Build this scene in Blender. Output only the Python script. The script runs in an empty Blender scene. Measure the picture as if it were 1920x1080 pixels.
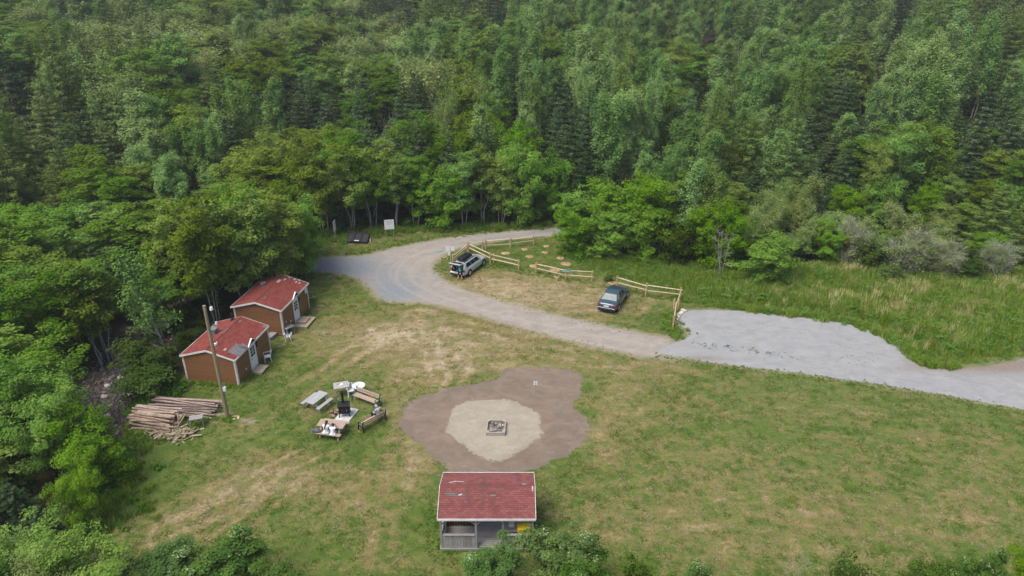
import bpy, bmesh, math, random
import numpy as np
from mathutils import Vector, Matrix, Euler
R = math.radians
random.seed(4); rng = np.random.default_rng(11)
sc = bpy.context.scene
COL = sc.collection

# ------------------------------------------------------------ camera
F = 1330.0; PITCH = R(25.7); H = 29.0
cd = bpy.data.cameras.new('camera'); cam = bpy.data.objects.new('camera', cd); COL.objects.link(cam)
cam.location = (0, 0, H); cam.rotation_euler = (R(90) - PITCH, 0, 0)
cd.sensor_width = 36; cd.lens = 36 * F / 1920; cd.clip_end = 6000; cd.clip_start = .5
sc.camera = cam
# ------------------------------------------------------------ world, sun, exposure
SUN_EL, SUN_AZ = R(62), R(-125)      # azimuth measured from +Y towards +X
w = bpy.data.worlds.new('World'); sc.world = w; w.use_nodes = True
nt = w.node_tree; bg = nt.nodes['Background']
sk = nt.nodes.new('ShaderNodeTexSky'); sk.sky_type = 'NISHITA'; sk.sun_disc = False
sk.sun_elevation = SUN_EL; sk.sun_rotation = SUN_AZ; sk.air_density = .9; sk.dust_density = 4.0; sk.ozone_density = .6
nt.links.new(sk.outputs[0], bg.inputs[0]); bg.inputs[1].default_value = .112
sd = bpy.data.lights.new('sun', 'SUN'); sd.energy = 1.6; sd.angle = R(36); sd.color = (1, .96, .9)
so = bpy.data.objects.new('sun', sd); COL.objects.link(so)
dirv = Vector((math.sin(SUN_AZ) * math.cos(SUN_EL), math.cos(SUN_AZ) * math.cos(SUN_EL), math.sin(SUN_EL)))
so.rotation_euler = dirv.to_track_quat('Z', 'Y').to_euler(); so.location = (0, 0, 80)
vs = sc.view_settings
vs.view_transform = 'Standard'; vs.look = 'None'; vs.gamma = 1; vs.use_curve_mapping = False; vs.exposure = 0.92
sc.render.engine = 'CYCLES'
cy = sc.cycles; cy.use_denoising = True; cy.max_bounces = 5; cy.diffuse_bounces = 3; cy.glossy_bounces = 2
cy.transmission_bounces = 3; cy.transparent_max_bounces = 4; cy.volume_bounces = 0
cy.use_adaptive_sampling = True; cy.adaptive_threshold = .008
cy.volume_step_rate = 5; cy.volume_max_steps = 64

# ------------------------------------------------------------ coordinates
CP, SP = math.cos(PITCH), math.sin(PITCH)
def at(px, py, z=0.0):
    x = (px - 960) / F; y = -(py - 540) / F
    d = (x, CP + y * SP, -SP + y * CP); t = (z - H) / d[2]
    return Vector((d[0] * t, d[1] * t, z))
def pj(x, y, z):
    vz = z - H; f = y * CP - vz * SP; u = y * SP + vz * CP
    return 960 + F * x / f, 540 - F * u / f
def chaikin(p, n=2):
    p = np.array(p, float)
    for _ in range(n):
        q = np.roll(p, -1, 0); p = np.stack([.75 * p + .25 * q, .25 * p + .75 * q], 1).reshape(-1, 2)
    return p
def wpoly(pix, n=2):
    return chaikin([at(*q)[:2] for q in pix], n)
def sdist(poly, X, Y):
    """signed distance, negative inside"""
    shp = X.shape; x = X.ravel(); y = Y.ravel(); best = np.full(x.size, 1e9); ins = np.zeros(x.size, bool)
    P = np.asarray(poly); Q = np.roll(P, -1, 0)
    for (ax, ay), (bx, by) in zip(P, Q):
        dx, dy = bx - ax, by - ay; L = dx * dx + dy * dy + 1e-12
        t = np.clip(((x - ax) * dx + (y - ay) * dy) / L, 0, 1)
        best = np.minimum(best, (x - ax - t * dx) ** 2 + (y - ay - t * dy) ** 2)
        c = ((ay > y) != (by > y)); 
        if dy != 0: ins ^= c & (x < dx * (y - ay) / dy + ax)
    d = np.sqrt(best); d[ins] *= -1
    return d.reshape(shp)
def sstep(a, b, x):
    t = np.clip((x - a) / (b - a), 0, 1); return t * t * (3 - 2 * t)

CLEAR = wpoly([(150, 1400), (205, 1080), (215, 990), (215, 905), (225, 850), (235, 800), (245, 765), (300, 740), (335, 722), (425, 625), (500, 560),
    (560, 520), (585, 505), (570, 480), (592, 458), (640, 446), (700, 433), (800, 428), (900, 427), (1040, 420), (1200, 414), (1230, 421),
    (1130, 434), (1055, 445), (1060, 462), (1110, 482), (1200, 499), (1290, 503), (1350, 522), (1440, 540), (1505, 520), (1520, 498), (1600, 500),
    (1690, 517), (1850, 522), (1960, 492), (2300, 490), (2900, 700), (2600, 1400)], 1)
MEADOW = wpoly([(1060, 478), (1100, 510), (1150, 520), (1215, 541), (1300, 562), (1296, 578), (1400, 580), (1500, 589), (1590, 601), (1650, 617),
    (1690, 643), (1733, 678), (1800, 686), (1870, 679), (1960, 660), (2200, 600), (2200, 480), (1960, 488), (1850, 515), (1700, 508), (1600, 490), (1500, 488),
    (1440, 520), (1300, 488), (1200, 480), (1100, 470)], 1)
STREAM = np.array([at(*q)[:2] for q in [(380, 470), (300, 560), (262, 610), (232, 660), (205, 720), (190, 780), (235, 860), (150, 960), (60, 1080)]])
def dline(L, x, y):
    best = np.full(np.shape(x), 1e9)
    for (ax, ay), (bx, by) in zip(L[:-1], L[1:]):
        dx, dy = bx - ax, by - ay; t = np.clip(((x - ax) * dx + (y - ay) * dy) / (dx * dx + dy * dy), 0, 1)
        best = np.minimum(best, np.hypot(x - ax - t * dx, y - ay - t * dy))
    return best
_w = [(rng.uniform(.03, .16), rng.uniform(0, 6.28), rng.uniform(0, 6.28)) for _ in range(10)]
def zt(x, y, cl=None):
    x = np.asarray(x, float); y = np.asarray(y, float)
    if cl is None: cl = sdist(CLEAR, x, y)
    out = sstep(.5, 9, cl)
    n = sum(np.sin((x * math.cos(a) + y * math.sin(a)) * k + p) for k, a, p in _w) * .12
    d = np.hypot(x, y)
    hill = .095 * (np.sqrt((np.maximum(d, 95) - 95) ** 2 + 400) - 20)
    ds = dline(STREAM, x, y)
    return n * out + hill - 1.0 * (1 - sstep(1.2, 3.6, ds)) * sstep(-.4, 1.2, cl)

# ------------------------------------------------------------ mesh helpers
def mesh_np(name, V, FS, mats, mi=None, attrs=None, smooth=False):
    """V (n,3); FS list of arrays (m,k)"""
    me = bpy.data.meshes.new(name)
    V = np.asarray(V, np.float32); FS = [np.asarray(f, np.int32) for f in FS if len(f)]
    nl = sum(f.size for f in FS); nf = sum(len(f) for f in FS)
    me.vertices.add(len(V)); me.vertices.foreach_set('co', V.ravel())
    me.loops.add(nl); me.loops.foreach_set('vertex_index', np.concatenate([f.ravel() for f in FS]))
    me.polygons.add(nf)
    tot = np.concatenate([np.full(len(f), f.shape[1], np.int32) for f in FS])
    me.polygons.foreach_set('loop_start', np.concatenate([[0], np.cumsum(tot)[:-1]]).astype(np.int32))
    for m in mats: me.materials.append(m)
    if mi is not None: me.polygons.foreach_set('material_index', np.asarray(mi, np.int32))
    if smooth: me.polygons.foreach_set('use_smooth', np.ones(nf, bool))
    me.update(calc_edges=True)
    for k, (dom, typ, val) in (attrs or {}).items():
        a = me.attributes.new(k, typ, dom); a.data.foreach_set('value', np.asarray(val).ravel())
    return me
def tag(o, label=None, cat=None, group=None, kind=None):
    if label: o['label'] = label
    if cat: o['category'] = cat
    if group: o['group'] = group
    if kind: o['kind'] = kind
    return o
def link(name, data, parent=None, loc=None, rz=0):
    o = bpy.data.objects.new(name, data); COL.objects.link(o)
    if parent: o.parent = parent
    if loc is not None: o.location = loc
    if rz: o.rotation_euler = (0, 0, rz)
    return o
def thing(name, label, cat, loc, rz=0, group=None):
    return tag(link(name, None, None, loc, rz), label, cat, group)
def copy_tree(o, parent=None):
    c = o.copy(); COL.objects.link(c)
    if parent: c.parent = parent
    for ch in o.children: copy_tree(ch, c)
    return c

class MB:
    def __init__(s): s.v = []; s.f = []
    def add(s, v, f):
        n = len(s.v); s.v += [tuple(p) for p in v]; s.f += [tuple(i + n for i in q) for q in f]; return s
    def box(s, c, d, rot=None):
        m = rot.to_matrix() if rot else Matrix.Identity(3); c = Vector(c)
        v = [c + m @ Vector((sx * d[0] / 2, sy * d[1] / 2, sz * d[2] / 2)) for sz in (-1, 1) for sy in (-1, 1) for sx in (-1, 1)]
        return s.add(v, [(0, 2, 3, 1), (4, 5, 7, 6), (0, 1, 5, 4), (2, 6, 7, 3), (0, 4, 6, 2), (1, 3, 7, 5)])
    def bar(s, p, q, wd, ht, up=(0, 0, 1)):
        p, q = Vector(p), Vector(q); d = (q - p).normalized(); up = Vector(up)
        if abs(d.dot(up)) > .99: up = Vector((0, 1, 0))
        a = d.cross(up).normalized() * wd / 2; b = a.cross(d).normalized() * ht / 2
        return s.add([e + i * a + j * b for e in (p, q) for i, j in ((-1, -1), (1, -1), (1, 1), (-1, 1))],
                     [(0, 1, 2, 3), (7, 6, 5, 4), (0, 4, 5, 1), (1, 5, 6, 2), (2, 6, 7, 3), (3, 7, 4, 0)])
    def tube(s, p, q, r0, r1=None, n=8, bend=0):
        r1 = r0 if r1 is None else r1; p, q = Vector(p), Vector(q); d = (q - p).normalized()
        u = d.cross(Vector((0, 0, 1)) if abs(d.z) < .9 else Vector((1, 0, 0))).normalized(); v = d.cross(u)
        V = []; k = 2 if not bend else 4
        for i in range(k):
            t = i / (k - 1); c = p.lerp(q, t) + u * bend * math.sin(math.pi * t) ; r = r0 + (r1 - r0) * t
            V += [c + (u * math.cos(2 * math.pi * j / n) + v * math.sin(2 * math.pi * j / n)) * r for j in range(n)]
        f = [(i * n + j, i * n + (j + 1) % n, (i + 1) * n + (j + 1) % n, (i + 1) * n + j) for i in range(k - 1) for j in range(n)]
        f += [tuple(range(n))[::-1], tuple((k - 1) * n + j for j in range(n))]
        return s.add(V, f)
    def prism(s, poly, a, b, ax='y'):
        """poly of 2-D points extruded from a to b along an axis"""
        g = {'y': lambda p, t: (p[0], t, p[1]), 'x': lambda p, t: (t, p[0], p[1]), 'z': lambda p, t: (p[0], p[1], t)}[ax]
        n = len(poly); V = [g(p, a) for p in poly] + [g(p, b) for p in poly]
        return s.add(V, [tuple(range(n)), tuple(range(n, 2 * n))[::-1]] + [(i, (i + 1) % n, n + (i + 1) % n, n + i)[::-1] for i in range(n)])
    def build(s, name, m, parent=None, bevel=0, smooth=False, loc=None, rz=0, seg=2):
        me = bpy.data.meshes.new(name); me.from_pydata([tuple(v) for v in s.v], [], s.f); me.materials.append(m)
        bm = bmesh.new(); bm.from_mesh(me); bmesh.ops.recalc_face_normals(bm, faces=bm.faces); bm.to_mesh(me); bm.free()
        if smooth: me.polygons.foreach_set('use_smooth', [True] * len(me.polygons))
        o = link(name, me, parent, loc, rz)
        if bevel:
            b = o.modifiers.new('bevel', 'BEVEL'); b.width = bevel; b.segments = seg; b.limit_method = 'ANGLE'; b.angle_limit = R(35)
        return o

# ------------------------------------------------------------ materials
def newmat(name):
    m = bpy.data.materials.new(name); m.use_nodes = True; t = m.node_tree; t.nodes.clear()
    return m, t
class N:
    """tiny node builder"""
    def __init__(s, t): s.t = t
    def n(s, typ, **k):
        o = s.t.nodes.new(typ)
        for a, b in k.items(): setattr(o, a, b)
        return o
    def l(s, a, b): s.t.links.new(a, b)
    def put(s, sock, v):
        if isinstance(v, (int, float)): sock.default_value = v
        elif isinstance(v, tuple): sock.default_value = (*v, 1) if len(v) == 3 and len(sock.default_value) == 4 else v
        else: s.l(v, sock)
    def math(s, op, a, b=0.0, c=None, clamp=False):
        o = s.n('ShaderNodeMath', operation=op, use_clamp=clamp); s.put(o.inputs[0], a); s.put(o.inputs[1], b)
        if c is not None: s.put(o.inputs[2], c)
        return o.outputs[0]
    def noise(s, vec, scale, detail=3, rough=.55, dist=0):
        o = s.n('ShaderNodeTexNoise'); o.inputs['Scale'].default_value = scale; o.inputs['Detail'].default_value = detail
        o.inputs['Roughness'].default_value = rough; o.inputs['Distortion'].default_value = dist
        if vec is not None: s.l(vec, o.inputs['Vector'])
        return o.outputs[0]
    def vor(s, vec, scale, feat='F1', out=0):
        o = s.n('ShaderNodeTexVoronoi', feature=feat); o.inputs['Scale'].default_value = scale
        if vec is not None: s.l(vec, o.inputs['Vector'])
        return o.outputs[out]
    def mix(s, f, a, b, blend='MIX'):
        o = s.n('ShaderNodeMix', data_type='RGBA', blend_type=blend); o.clamp_factor = True
        s.put(o.inputs[0], f); s.put(o.inputs[6], a); s.put(o.inputs[7], b); return o.outputs[2]
    def step(s, x, lo, hi):
        o = s.n('ShaderNodeMapRange', interpolation_type='SMOOTHSTEP'); s.put(o.inputs[0], x)
        s.put(o.inputs[1], lo); s.put(o.inputs[2], hi); return o.outputs[0]
    def attr(s, name):
        o = s.n('ShaderNodeAttribute', attribute_name=name); return o.outputs['Fac']
    def pos(s): return s.n('ShaderNodeNewGeometry').outputs['Position']
    def obj(s): return s.n('ShaderNodeTexCoord').outputs['Object']
    def rand(s): return s.n('ShaderNodeObjectInfo').outputs['Random']
    def mapv(s, vec, scale=(1, 1, 1), rot=(0, 0, 0)):
        o = s.n('ShaderNodeMapping'); s.l(vec, o.inputs[0]); o.inputs['Scale'].default_value = scale; o.inputs['Rotation'].default_value = rot; return o.outputs[0]
    def bump(s, h, st, dist=.02):
        o = s.n('ShaderNodeBump'); s.l(h, o.inputs['Height']); o.inputs['Strength'].default_value = st; o.inputs['Distance'].default_value = dist; return o.outputs[0]
    def out(s, col, rough=.8, nrm=None, metal=0, spec=.3, alpha=None, coat=0):
        p = s.n('ShaderNodeBsdfPrincipled'); s.put(p.inputs['Base Color'], col); s.put(p.inputs['Roughness'], rough)
        p.inputs['Metallic'].default_value = metal; p.inputs['Specular IOR Level'].default_value = spec; p.inputs['Coat Weight'].default_value = coat
        if nrm is not None: s.l(nrm, p.inputs['Normal'])
        o = s.n('ShaderNodeOutputMaterial'); s.l(p.outputs[0], o.inputs[0]); return p
def mk(name, c1, c2=None, scale=6, rough=.75, bump=.15, metal=0, spec=.3, stretch=(1, 1, 1), vary=.15, coat=0, bd=.01):
    m, t = newmat(name); n = N(t); c2 = c2 or tuple(x * .7 for x in c1)
    v = n.mapv(n.obj(), stretch); a = n.noise(v, scale, 4, .6); b = n.noise(v, scale * 6, 2, .6)
    f = n.math('ADD', n.math('MULTIPLY', a, .75), n.math('MULTIPLY', b, .25))
    col = n.mix(n.step(f, .35, .65), c1, c2)
    hs = n.n('ShaderNodeHueSaturation'); n.l(col, hs.inputs['Color'])
    n.l(n.math('MULTIPLY_ADD', n.rand(), vary * 2, 1 - vary), hs.inputs['Value'])
    n.out(hs.outputs[0], rough, n.bump(f, bump, bd) if bump else None, metal, spec, coat=coat); return m
def leafmat(name, a, b, hue=.025, val=.3, trans=.34, pale=None):
    m, t = newmat(name); n = N(t)
    tint = n.attr('tint'); col = n.mix(tint, a, b)
    if pale: col = n.mix(n.step(tint, .86, .93), col, pale)
    r = n.rand(); r2 = n.math('FRACT', n.math('MULTIPLY', r, 37.7))
    hs = n.n('ShaderNodeHueSaturation'); n.l(col, hs.inputs['Color'])
    n.l(n.math('MULTIPLY_ADD', r, hue * 2, .5 - hue), hs.inputs['Hue']); n.l(n.math('MULTIPLY_ADD', r2, val * 2, 1 - val), hs.inputs['Value'])
    n.l(n.math('MULTIPLY_ADD', r2, -.2, 1.08), hs.inputs['Saturation'])
    d = n.n('ShaderNodeBsdfDiffuse'); tr = n.n('ShaderNodeBsdfTranslucent'); mx = n.n('ShaderNodeMixShader'); mx.inputs[0].default_value = trans
    n.l(hs.outputs[0], d.inputs[0]); n.l(hs.outputs[0], tr.inputs[0]); n.l(d.outputs[0], mx.inputs[1]); n.l(tr.outputs[0], mx.inputs[2])
    o = n.n('ShaderNodeOutputMaterial'); n.l(mx.outputs[0], o.inputs[0]); return m

M = {}
M['board'] = mk('siding_stain', (.225, .105, .043), (.165, .076, .032), 3, .7, .3, stretch=(1, 1, 6), vary=.12)
M['boardend'] = mk('siding_dark', (.10, .045, .022))
M['white'] = mk('white_paint', (.72, .72, .70), (.6, .6, .57), 3, .5, .05, vary=.04)
M['trim'] = mk('trim_paint', (.62, .60, .56), (.45, .42, .38), 3, .6, .08, vary=.05)
M['plastic'] = mk('white_plastic', (.60, .61, .62), (.52, .53, .54), 3, .35, 0, spec=.5, vary=.03)
M['grey_wood'] = mk('weathered_wood', (.33, .32, .31), (.22, .21, .2), 5, .85, .35, stretch=(1, 8, 8), vary=.16)
M['grey_wood_v'] = mk('weathered_wood_upright', (.30, .30, .30), (.19, .185, .18), 5, .85, .35, stretch=(8, 8, 1), vary=.18)
M['pale_grey_wood'] = mk('bleached_wood', (.40, .40, .40), (.29, .29, .29), 5, .8, .3, stretch=(1, 8, 8), vary=.08)
M['tan_wood'] = mk('tan_lumber', (.42, .32, .25), (.31, .24, .185), 5, .75, .3, stretch=(1, 8, 8), vary=.08)
M['deck_wood'] = mk('deck_lumber', (.43, .36, .25), (.30, .25, .17), 5, .8, .3, stretch=(1, 8, 8), vary=.08)
M['rail_wood'] = mk('fence_wood', (.52, .36, .20), (.36, .23, .13), 6, .8, .35, stretch=(1, 6, 6), vary=.14)
M['rail_pale'] = mk('peeled_rail', (.56, .46, .32), (.42, .33, .22), 6, .8, .3, vary=.14)
M['pole'] = mk('pole_wood', (.30, .25, .15), (.2, .16, .09), 4, .85, .5, stretch=(8, 8, .6), vary=0)
M['log'] = mk('peeled_log', (.46, .36, .27), (.17, .115, .085), 3, .85, .5, stretch=(1, 5, 5), vary=.3)
M['log_grey'] = mk('grey_log', (.36, .28, .24), (.2, .15, .125), 3, .85, .5, stretch=(1, 5, 5), vary=.3)
M['logend'] = mk('log_end', (.52, .38, .24), (.3, .2, .12), 8, .85, .3)
M['black_metal'] = mk('black_iron', (.013, .013, .016), (.022, .021, .022), 8, .6, .1, spec=.25, vary=.05)
M['black_plastic'] = mk('black_plastic', (.010, .010, .014), (.014, .014, .02), 4, .6, .05, spec=.25, vary=.05)
M['green_metal'] = mk('green_iron', (.012, .11, .09), (.01, .08, .07), 8, .5, .1, spec=.5, vary=.05)
M['galv'] = mk('galvanised_metal', (.4, .41, .42), (.3, .3, .31), 6, .45, .1, metal=.6)
M['slab'] = mk('concrete_slab', (.6, .6, .58), (.42, .42, .41), 5, .9, .2)
M['dark'] = mk('painted_dark_cavity', (.012, .012, .013), None, 5, .9, 0)  # near-black colour on solid parts, standing in for the dark of a hollow
M['patch'] = mk('grey_patch', (.17, .165, .17), (.11, .105, .11), 5, .9, .2)
M['patch_pale'] = mk('pale_patch', (.42, .36, .34), (.3, .26, .25), 5, .9, .2)
M['rock'] = mk('field_stone', (.20, .18, .17), (.12, .105, .1), 3, .9, .5, vary=.45)
M['rock_pale'] = mk('pale_stone', (.5, .45, .4), (.34, .3, .27), 3, .9, .4, vary=.25)
M['teal'] = mk('teal_paint', (.09, .33, .34), (.07, .27, .28), 5, .6, .05)
M['yellow'] = mk('yellow_plastic', (.80, .56, .01), (.70, .48, .01), 4, .45, .03, spec=.5, vary=0)
M['silver'] = mk('silver_paint', (.50, .52, .54), (.48, .5, .52), 1, .32, 0, metal=.35, spec=.5, vary=0, coat=.6)
M['blue_paint'] = mk('slate_paint', (.045, .080, .110), (.04, .072, .10), 1, .28, 0, metal=.3, spec=.5, vary=0, coat=.8)
M['glass'] = mk('dark_glass', (.012, .014, .016), (.01, .012, .014), 1, .08, 0, spec=.8, vary=0)
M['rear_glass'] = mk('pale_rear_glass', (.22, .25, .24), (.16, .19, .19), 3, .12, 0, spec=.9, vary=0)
M['tyre'] = mk('tyre_rubber', (.02, .02, .02), None, 10, .85, .1, vary=0)
M['alloy'] = mk('alloy_wheel', (.55, .55, .55), None, 4, .35, 0, metal=.6, vary=0)
M['red_lens'] = mk('red_lens', (.35, .012, .015), None, 4, .25, 0, spec=.6, vary=0)
M['straw'] = mk('straw_mulch', (.38, .27, .15), (.27, .18, .095), 9, .95, .6, vary=.15, bd=.04)
M['skin'] = mk('skin', (.5, .3, .22), (.46, .27, .2), 6, .55, 0, vary=.03)
M['hair_dark'] = mk('dark_hair', (.03, .02, .016), None, 20, .6, .2)
M['hair_grey'] = mk('grey_hair', (.45, .38, .32), None, 20, .6, .2)
M['cloth_white'] = mk('white_cloth', (.75, .75, .75), (.62, .63, .66), 6, .9, .2, vary=.02)
M['cloth_teal'] = mk('teal_cloth', (.03, .2, .17), (.02, .14, .12), 6, .9, .2, vary=.02)
M['cloth_black'] = mk('black_cloth', (.012, .012, .014), None, 6, .95, .1, vary=.02)
M['cloth_grey'] = mk('grey_cloth', (.42, .44, .47), (.34, .36, .39), 6, .9, .2, vary=.02)
M['cloth_purple'] = mk('dark_patterned_cloth', (.02, .018, .04), (.22, .2, .26), 22, .9, .1, vary=.02)
M['bark_pale'] = mk('pale_birch_bark', (.44, .42, .38), (.16, .145, .13), 5, .85, .2, stretch=(1, 1, 3), vary=.2)
M['bark_dark'] = mk('grey_brown_bark', (.10, .08, .065), (.055, .045, .038), 5, .9, .4, vary=.25)
M['bark_dead'] = mk('bleached_dead_twigs', (.36, .335, .295), (.24, .22, .195), 5, .9, .2, vary=.2)
M['ink'] = mk('faded_print', (.36, .38, .44), None, 5, .8, 0)
LEAF = dict(
    birch=leafmat('olive_birch_leaves', (0.080, 0.153, 0.016), (0.182, 0.294, 0.033), .024, .30),
    alder=leafmat('bright_green_leaves', (0.093, 0.200, 0.014), (0.186, 0.343, 0.030), .010, .16),
    aspen=leafmat('grey_green_aspen_leaves', (0.113, 0.216, 0.046), (0.257, 0.399, 0.106), .014, .26),
    spruce=leafmat('dark_spruce_needles', (0.030, 0.060, 0.021), (0.084, 0.140, 0.050), .014, .3, .12),
    larch=leafmat('feathery_needles', (0.073, 0.133, 0.023), (0.155, 0.233, 0.046), .018, .26, .2),
    willow=leafmat('grey_willow_leaves', (0.137, 0.209, 0.053), (0.261, 0.345, 0.101), .02, .2, .3, pale=(0.427, 0.418, 0.167)),
    rowan=leafmat('rowan_leaves', (0.055, 0.125, 0.018), (0.135, 0.225, 0.040), .012, .12, .3, pale=(0.330, 0.400, 0.200)),
    weed=leafmat('weed_leaves', (0.076, 0.170, 0.018), (0.150, 0.280, 0.030), .02, .25, .35),
    grass=leafmat('tall_grass_blades', (0.146, 0.243, 0.026), (0.263, 0.367, 0.058), .022, .22, .35),
    drygrass=leafmat('dry_seed_heads', (0.381, 0.356, 0.130), (0.582, 0.540, 0.240), .01, .2, .35),
    brush=leafmat('dark_undergrowth_leaves', (0.037, 0.081, 0.011), (0.087, 0.148, 0.022), .02, .3))

# ---------------- ground colouring shared by the terrain and the sheets laid on it
def ground_nodes(n):
    p = n.pos(); sep = n.n('ShaderNodeSeparateXYZ'); n.l(p, sep.inputs[0]); X, Y = sep.outputs[0], sep.outputs[1]
    xr = n.math('ADD', X, 1.0); yr = n.math('SUBTRACT', Y, 34.0)
    rad = n.math('SQRT', n.math('ADD', n.math('MULTIPLY', xr, xr), n.math('MULTIPLY', yr, yr)))
    ang = n.math('ARCTAN2', yr, xr)
    cb = n.n('ShaderNodeCombineXYZ'); n.l(n.math('MULTIPLY', rad, 1.0), cb.inputs[0]); n.l(n.math('MULTIPLY', ang, 4.5), cb.inputs[1])
    arc = n.noise(cb.outputs[0], 1.15, 4, .6, .4)                    # mowing arcs
    st = n.noise(n.mapv(p, (.35, 1.5, 1), (0, 0, R(-32))), 1.0, 4, .62, .5)
    big = n.noise(p, .22, 4, .6, .4); mid = n.noise(n.mapv(p, (.8, 1.25, 1)), .95, 6, .72, .6); fine = n.noise(p, 3.6, 5, .75); micro = n.noise(p, 11, 3, .75)
    dry = n.attr('dry')
    f = n.math('ADD', dry, n.math('MULTIPLY', n.math('SUBTRACT', mid, .5), 1.45))
    f = n.math('ADD', f, n.math('MULTIPLY', n.math('SUBTRACT', arc, .5), .55))
    f = n.math('ADD', f, n.math('MULTIPLY', n.math('SUBTRACT', st, .5), .5))
    f = n.math('ADD', f, n.math('MULTIPLY', n.math('SUBTRACT', fine, .5), 1.1))
    f = n.math('ADD', f, n.math('MULTIPLY', n.math('SUBTRACT', big, .5), .5))
    g = n.mix(n.step(n.math('ADD', mid, n.math('MULTIPLY', fine, .5)), .55, .95), (.052, .098, .014), (.098, .140, .026))
    olive = n.mix(n.step(f, .20, .52), g, (.165, .150, .052))
    tan = n.mix(n.step(f, .50, .90), olive, (.300, .235, .135))
    lawn = n.mix(n.step(f, .86, 1.25), tan, (.40, .33, .235))
    l1 = n.noise(n.mapv(p, (1, 1, 1), (0, 0, 1)), .24, 5, .68, .8); l2 = n.noise(n.mapv(p, (1, 1.3, 1), (3, 0, 2)), .3, 5, .7, .6)
    lawn = n.mix(n.math('MULTIPLY', n.step(l1, .50, .68), .55), lawn, n.mix(.35, (.062, .118, .018), lawn))
    lawn = n.mix(n.math('MULTIPLY', n.step(l2, .52, .70), .5), lawn, (.175, .140, .055))
    lawn = n.mix(n.math('MULTIPLY', n.step(l2, .47, .30), .4), lawn, (.150, .165, .045))
    lawn = n.mix(n.math('MULTIPLY', n.math('MULTIPLY', n.attr('fresh'), .38), n.step(f, .75, .35)), lawn, (.078, .128, .024))
    l3 = n.noise(n.mapv(p, (.75, 1.35, 1), (0, 0, -.4)), .42, 5, .72, 1.0)
    lawn = n.mix(n.math('MULTIPLY', n.step(l3, .53, .70), .62), lawn, n.mix(n.step(fine, .4, .65), (.235, .170, .082), (.165, .140, .050)))
    lawn = n.mix(n.math('MULTIPLY', n.step(l3, .46, .30), .5), lawn, (.062, .108, .022))
    # brown-orange thatch
    lawn = n.mix(n.math('MULTIPLY', n.step(arc, .54, .72), .32), lawn, (.195, .135, .052)); lawn = n.mix(n.math('MULTIPLY', n.step(arc, .46, .34), .35), lawn, (.115, .150, .040))
    lawn = n.mix(n.math('MULTIPLY', n.step(micro, .5, .70), .38), lawn, (.045, .060, .014))
    lawn = n.mix(n.math('MULTIPLY', n.step(micro, .5, .30), .25), lawn, (.30, .27, .14))
    wood = n.mix(n.step(n.noise(p, .7, 4, .65), .4, .62), (.030, .034, .012), (.048, .036, .020))
    lm = n.step(n.math('ADD', n.attr('lawn'), n.math('MULTIPLY', n.math('SUBTRACT', mid, .5), .7)), .35, .65)
    col = n.mix(lm, wood, lawn)
    wet = n.mix(n.step(n.noise(p, .5, 4, .65), .42, .62), (.095, .076, .056), (.045, .037, .030))
    wet = n.mix(n.step(n.vor(p, 3.5), .42, .12), wet, (.14, .125, .11))
    sm = n.step(n.math('ADD', n.attr('bed'), n.math('MULTIPLY', n.math('SUBTRACT', fine, .5), .5)), .4, .6)
    col = n.mix(sm, col, wet)
    worn = n.mix(n.step(fine, .35, .65), (.32, .285, .24), (.235, .20, .16))
    wm = n.step(n.math('ADD', n.attr('worn'), n.math('ADD', n.math('MULTIPLY', n.math('SUBTRACT', mid, .5), .9), n.math('MULTIPLY', n.math('SUBTRACT', fine, .5), .5))), .35, .7)
    col = n.mix(wm, col, worn)
    h = n.math('ADD', n.math('MULTIPLY', fine, .6), n.math('MULTIPLY', micro, .5))
    return col, h, dict(p=p, big=big, mid=mid, fine=fine, micro=micro, arc=arc)
def m_ground():
    m, t = newmat('lawn_and_forest_floor'); n = N(t); c, h, _ = ground_nodes(n); n.out(c, .95, n.bump(h, .7, .09), spec=.1); return m
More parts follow.
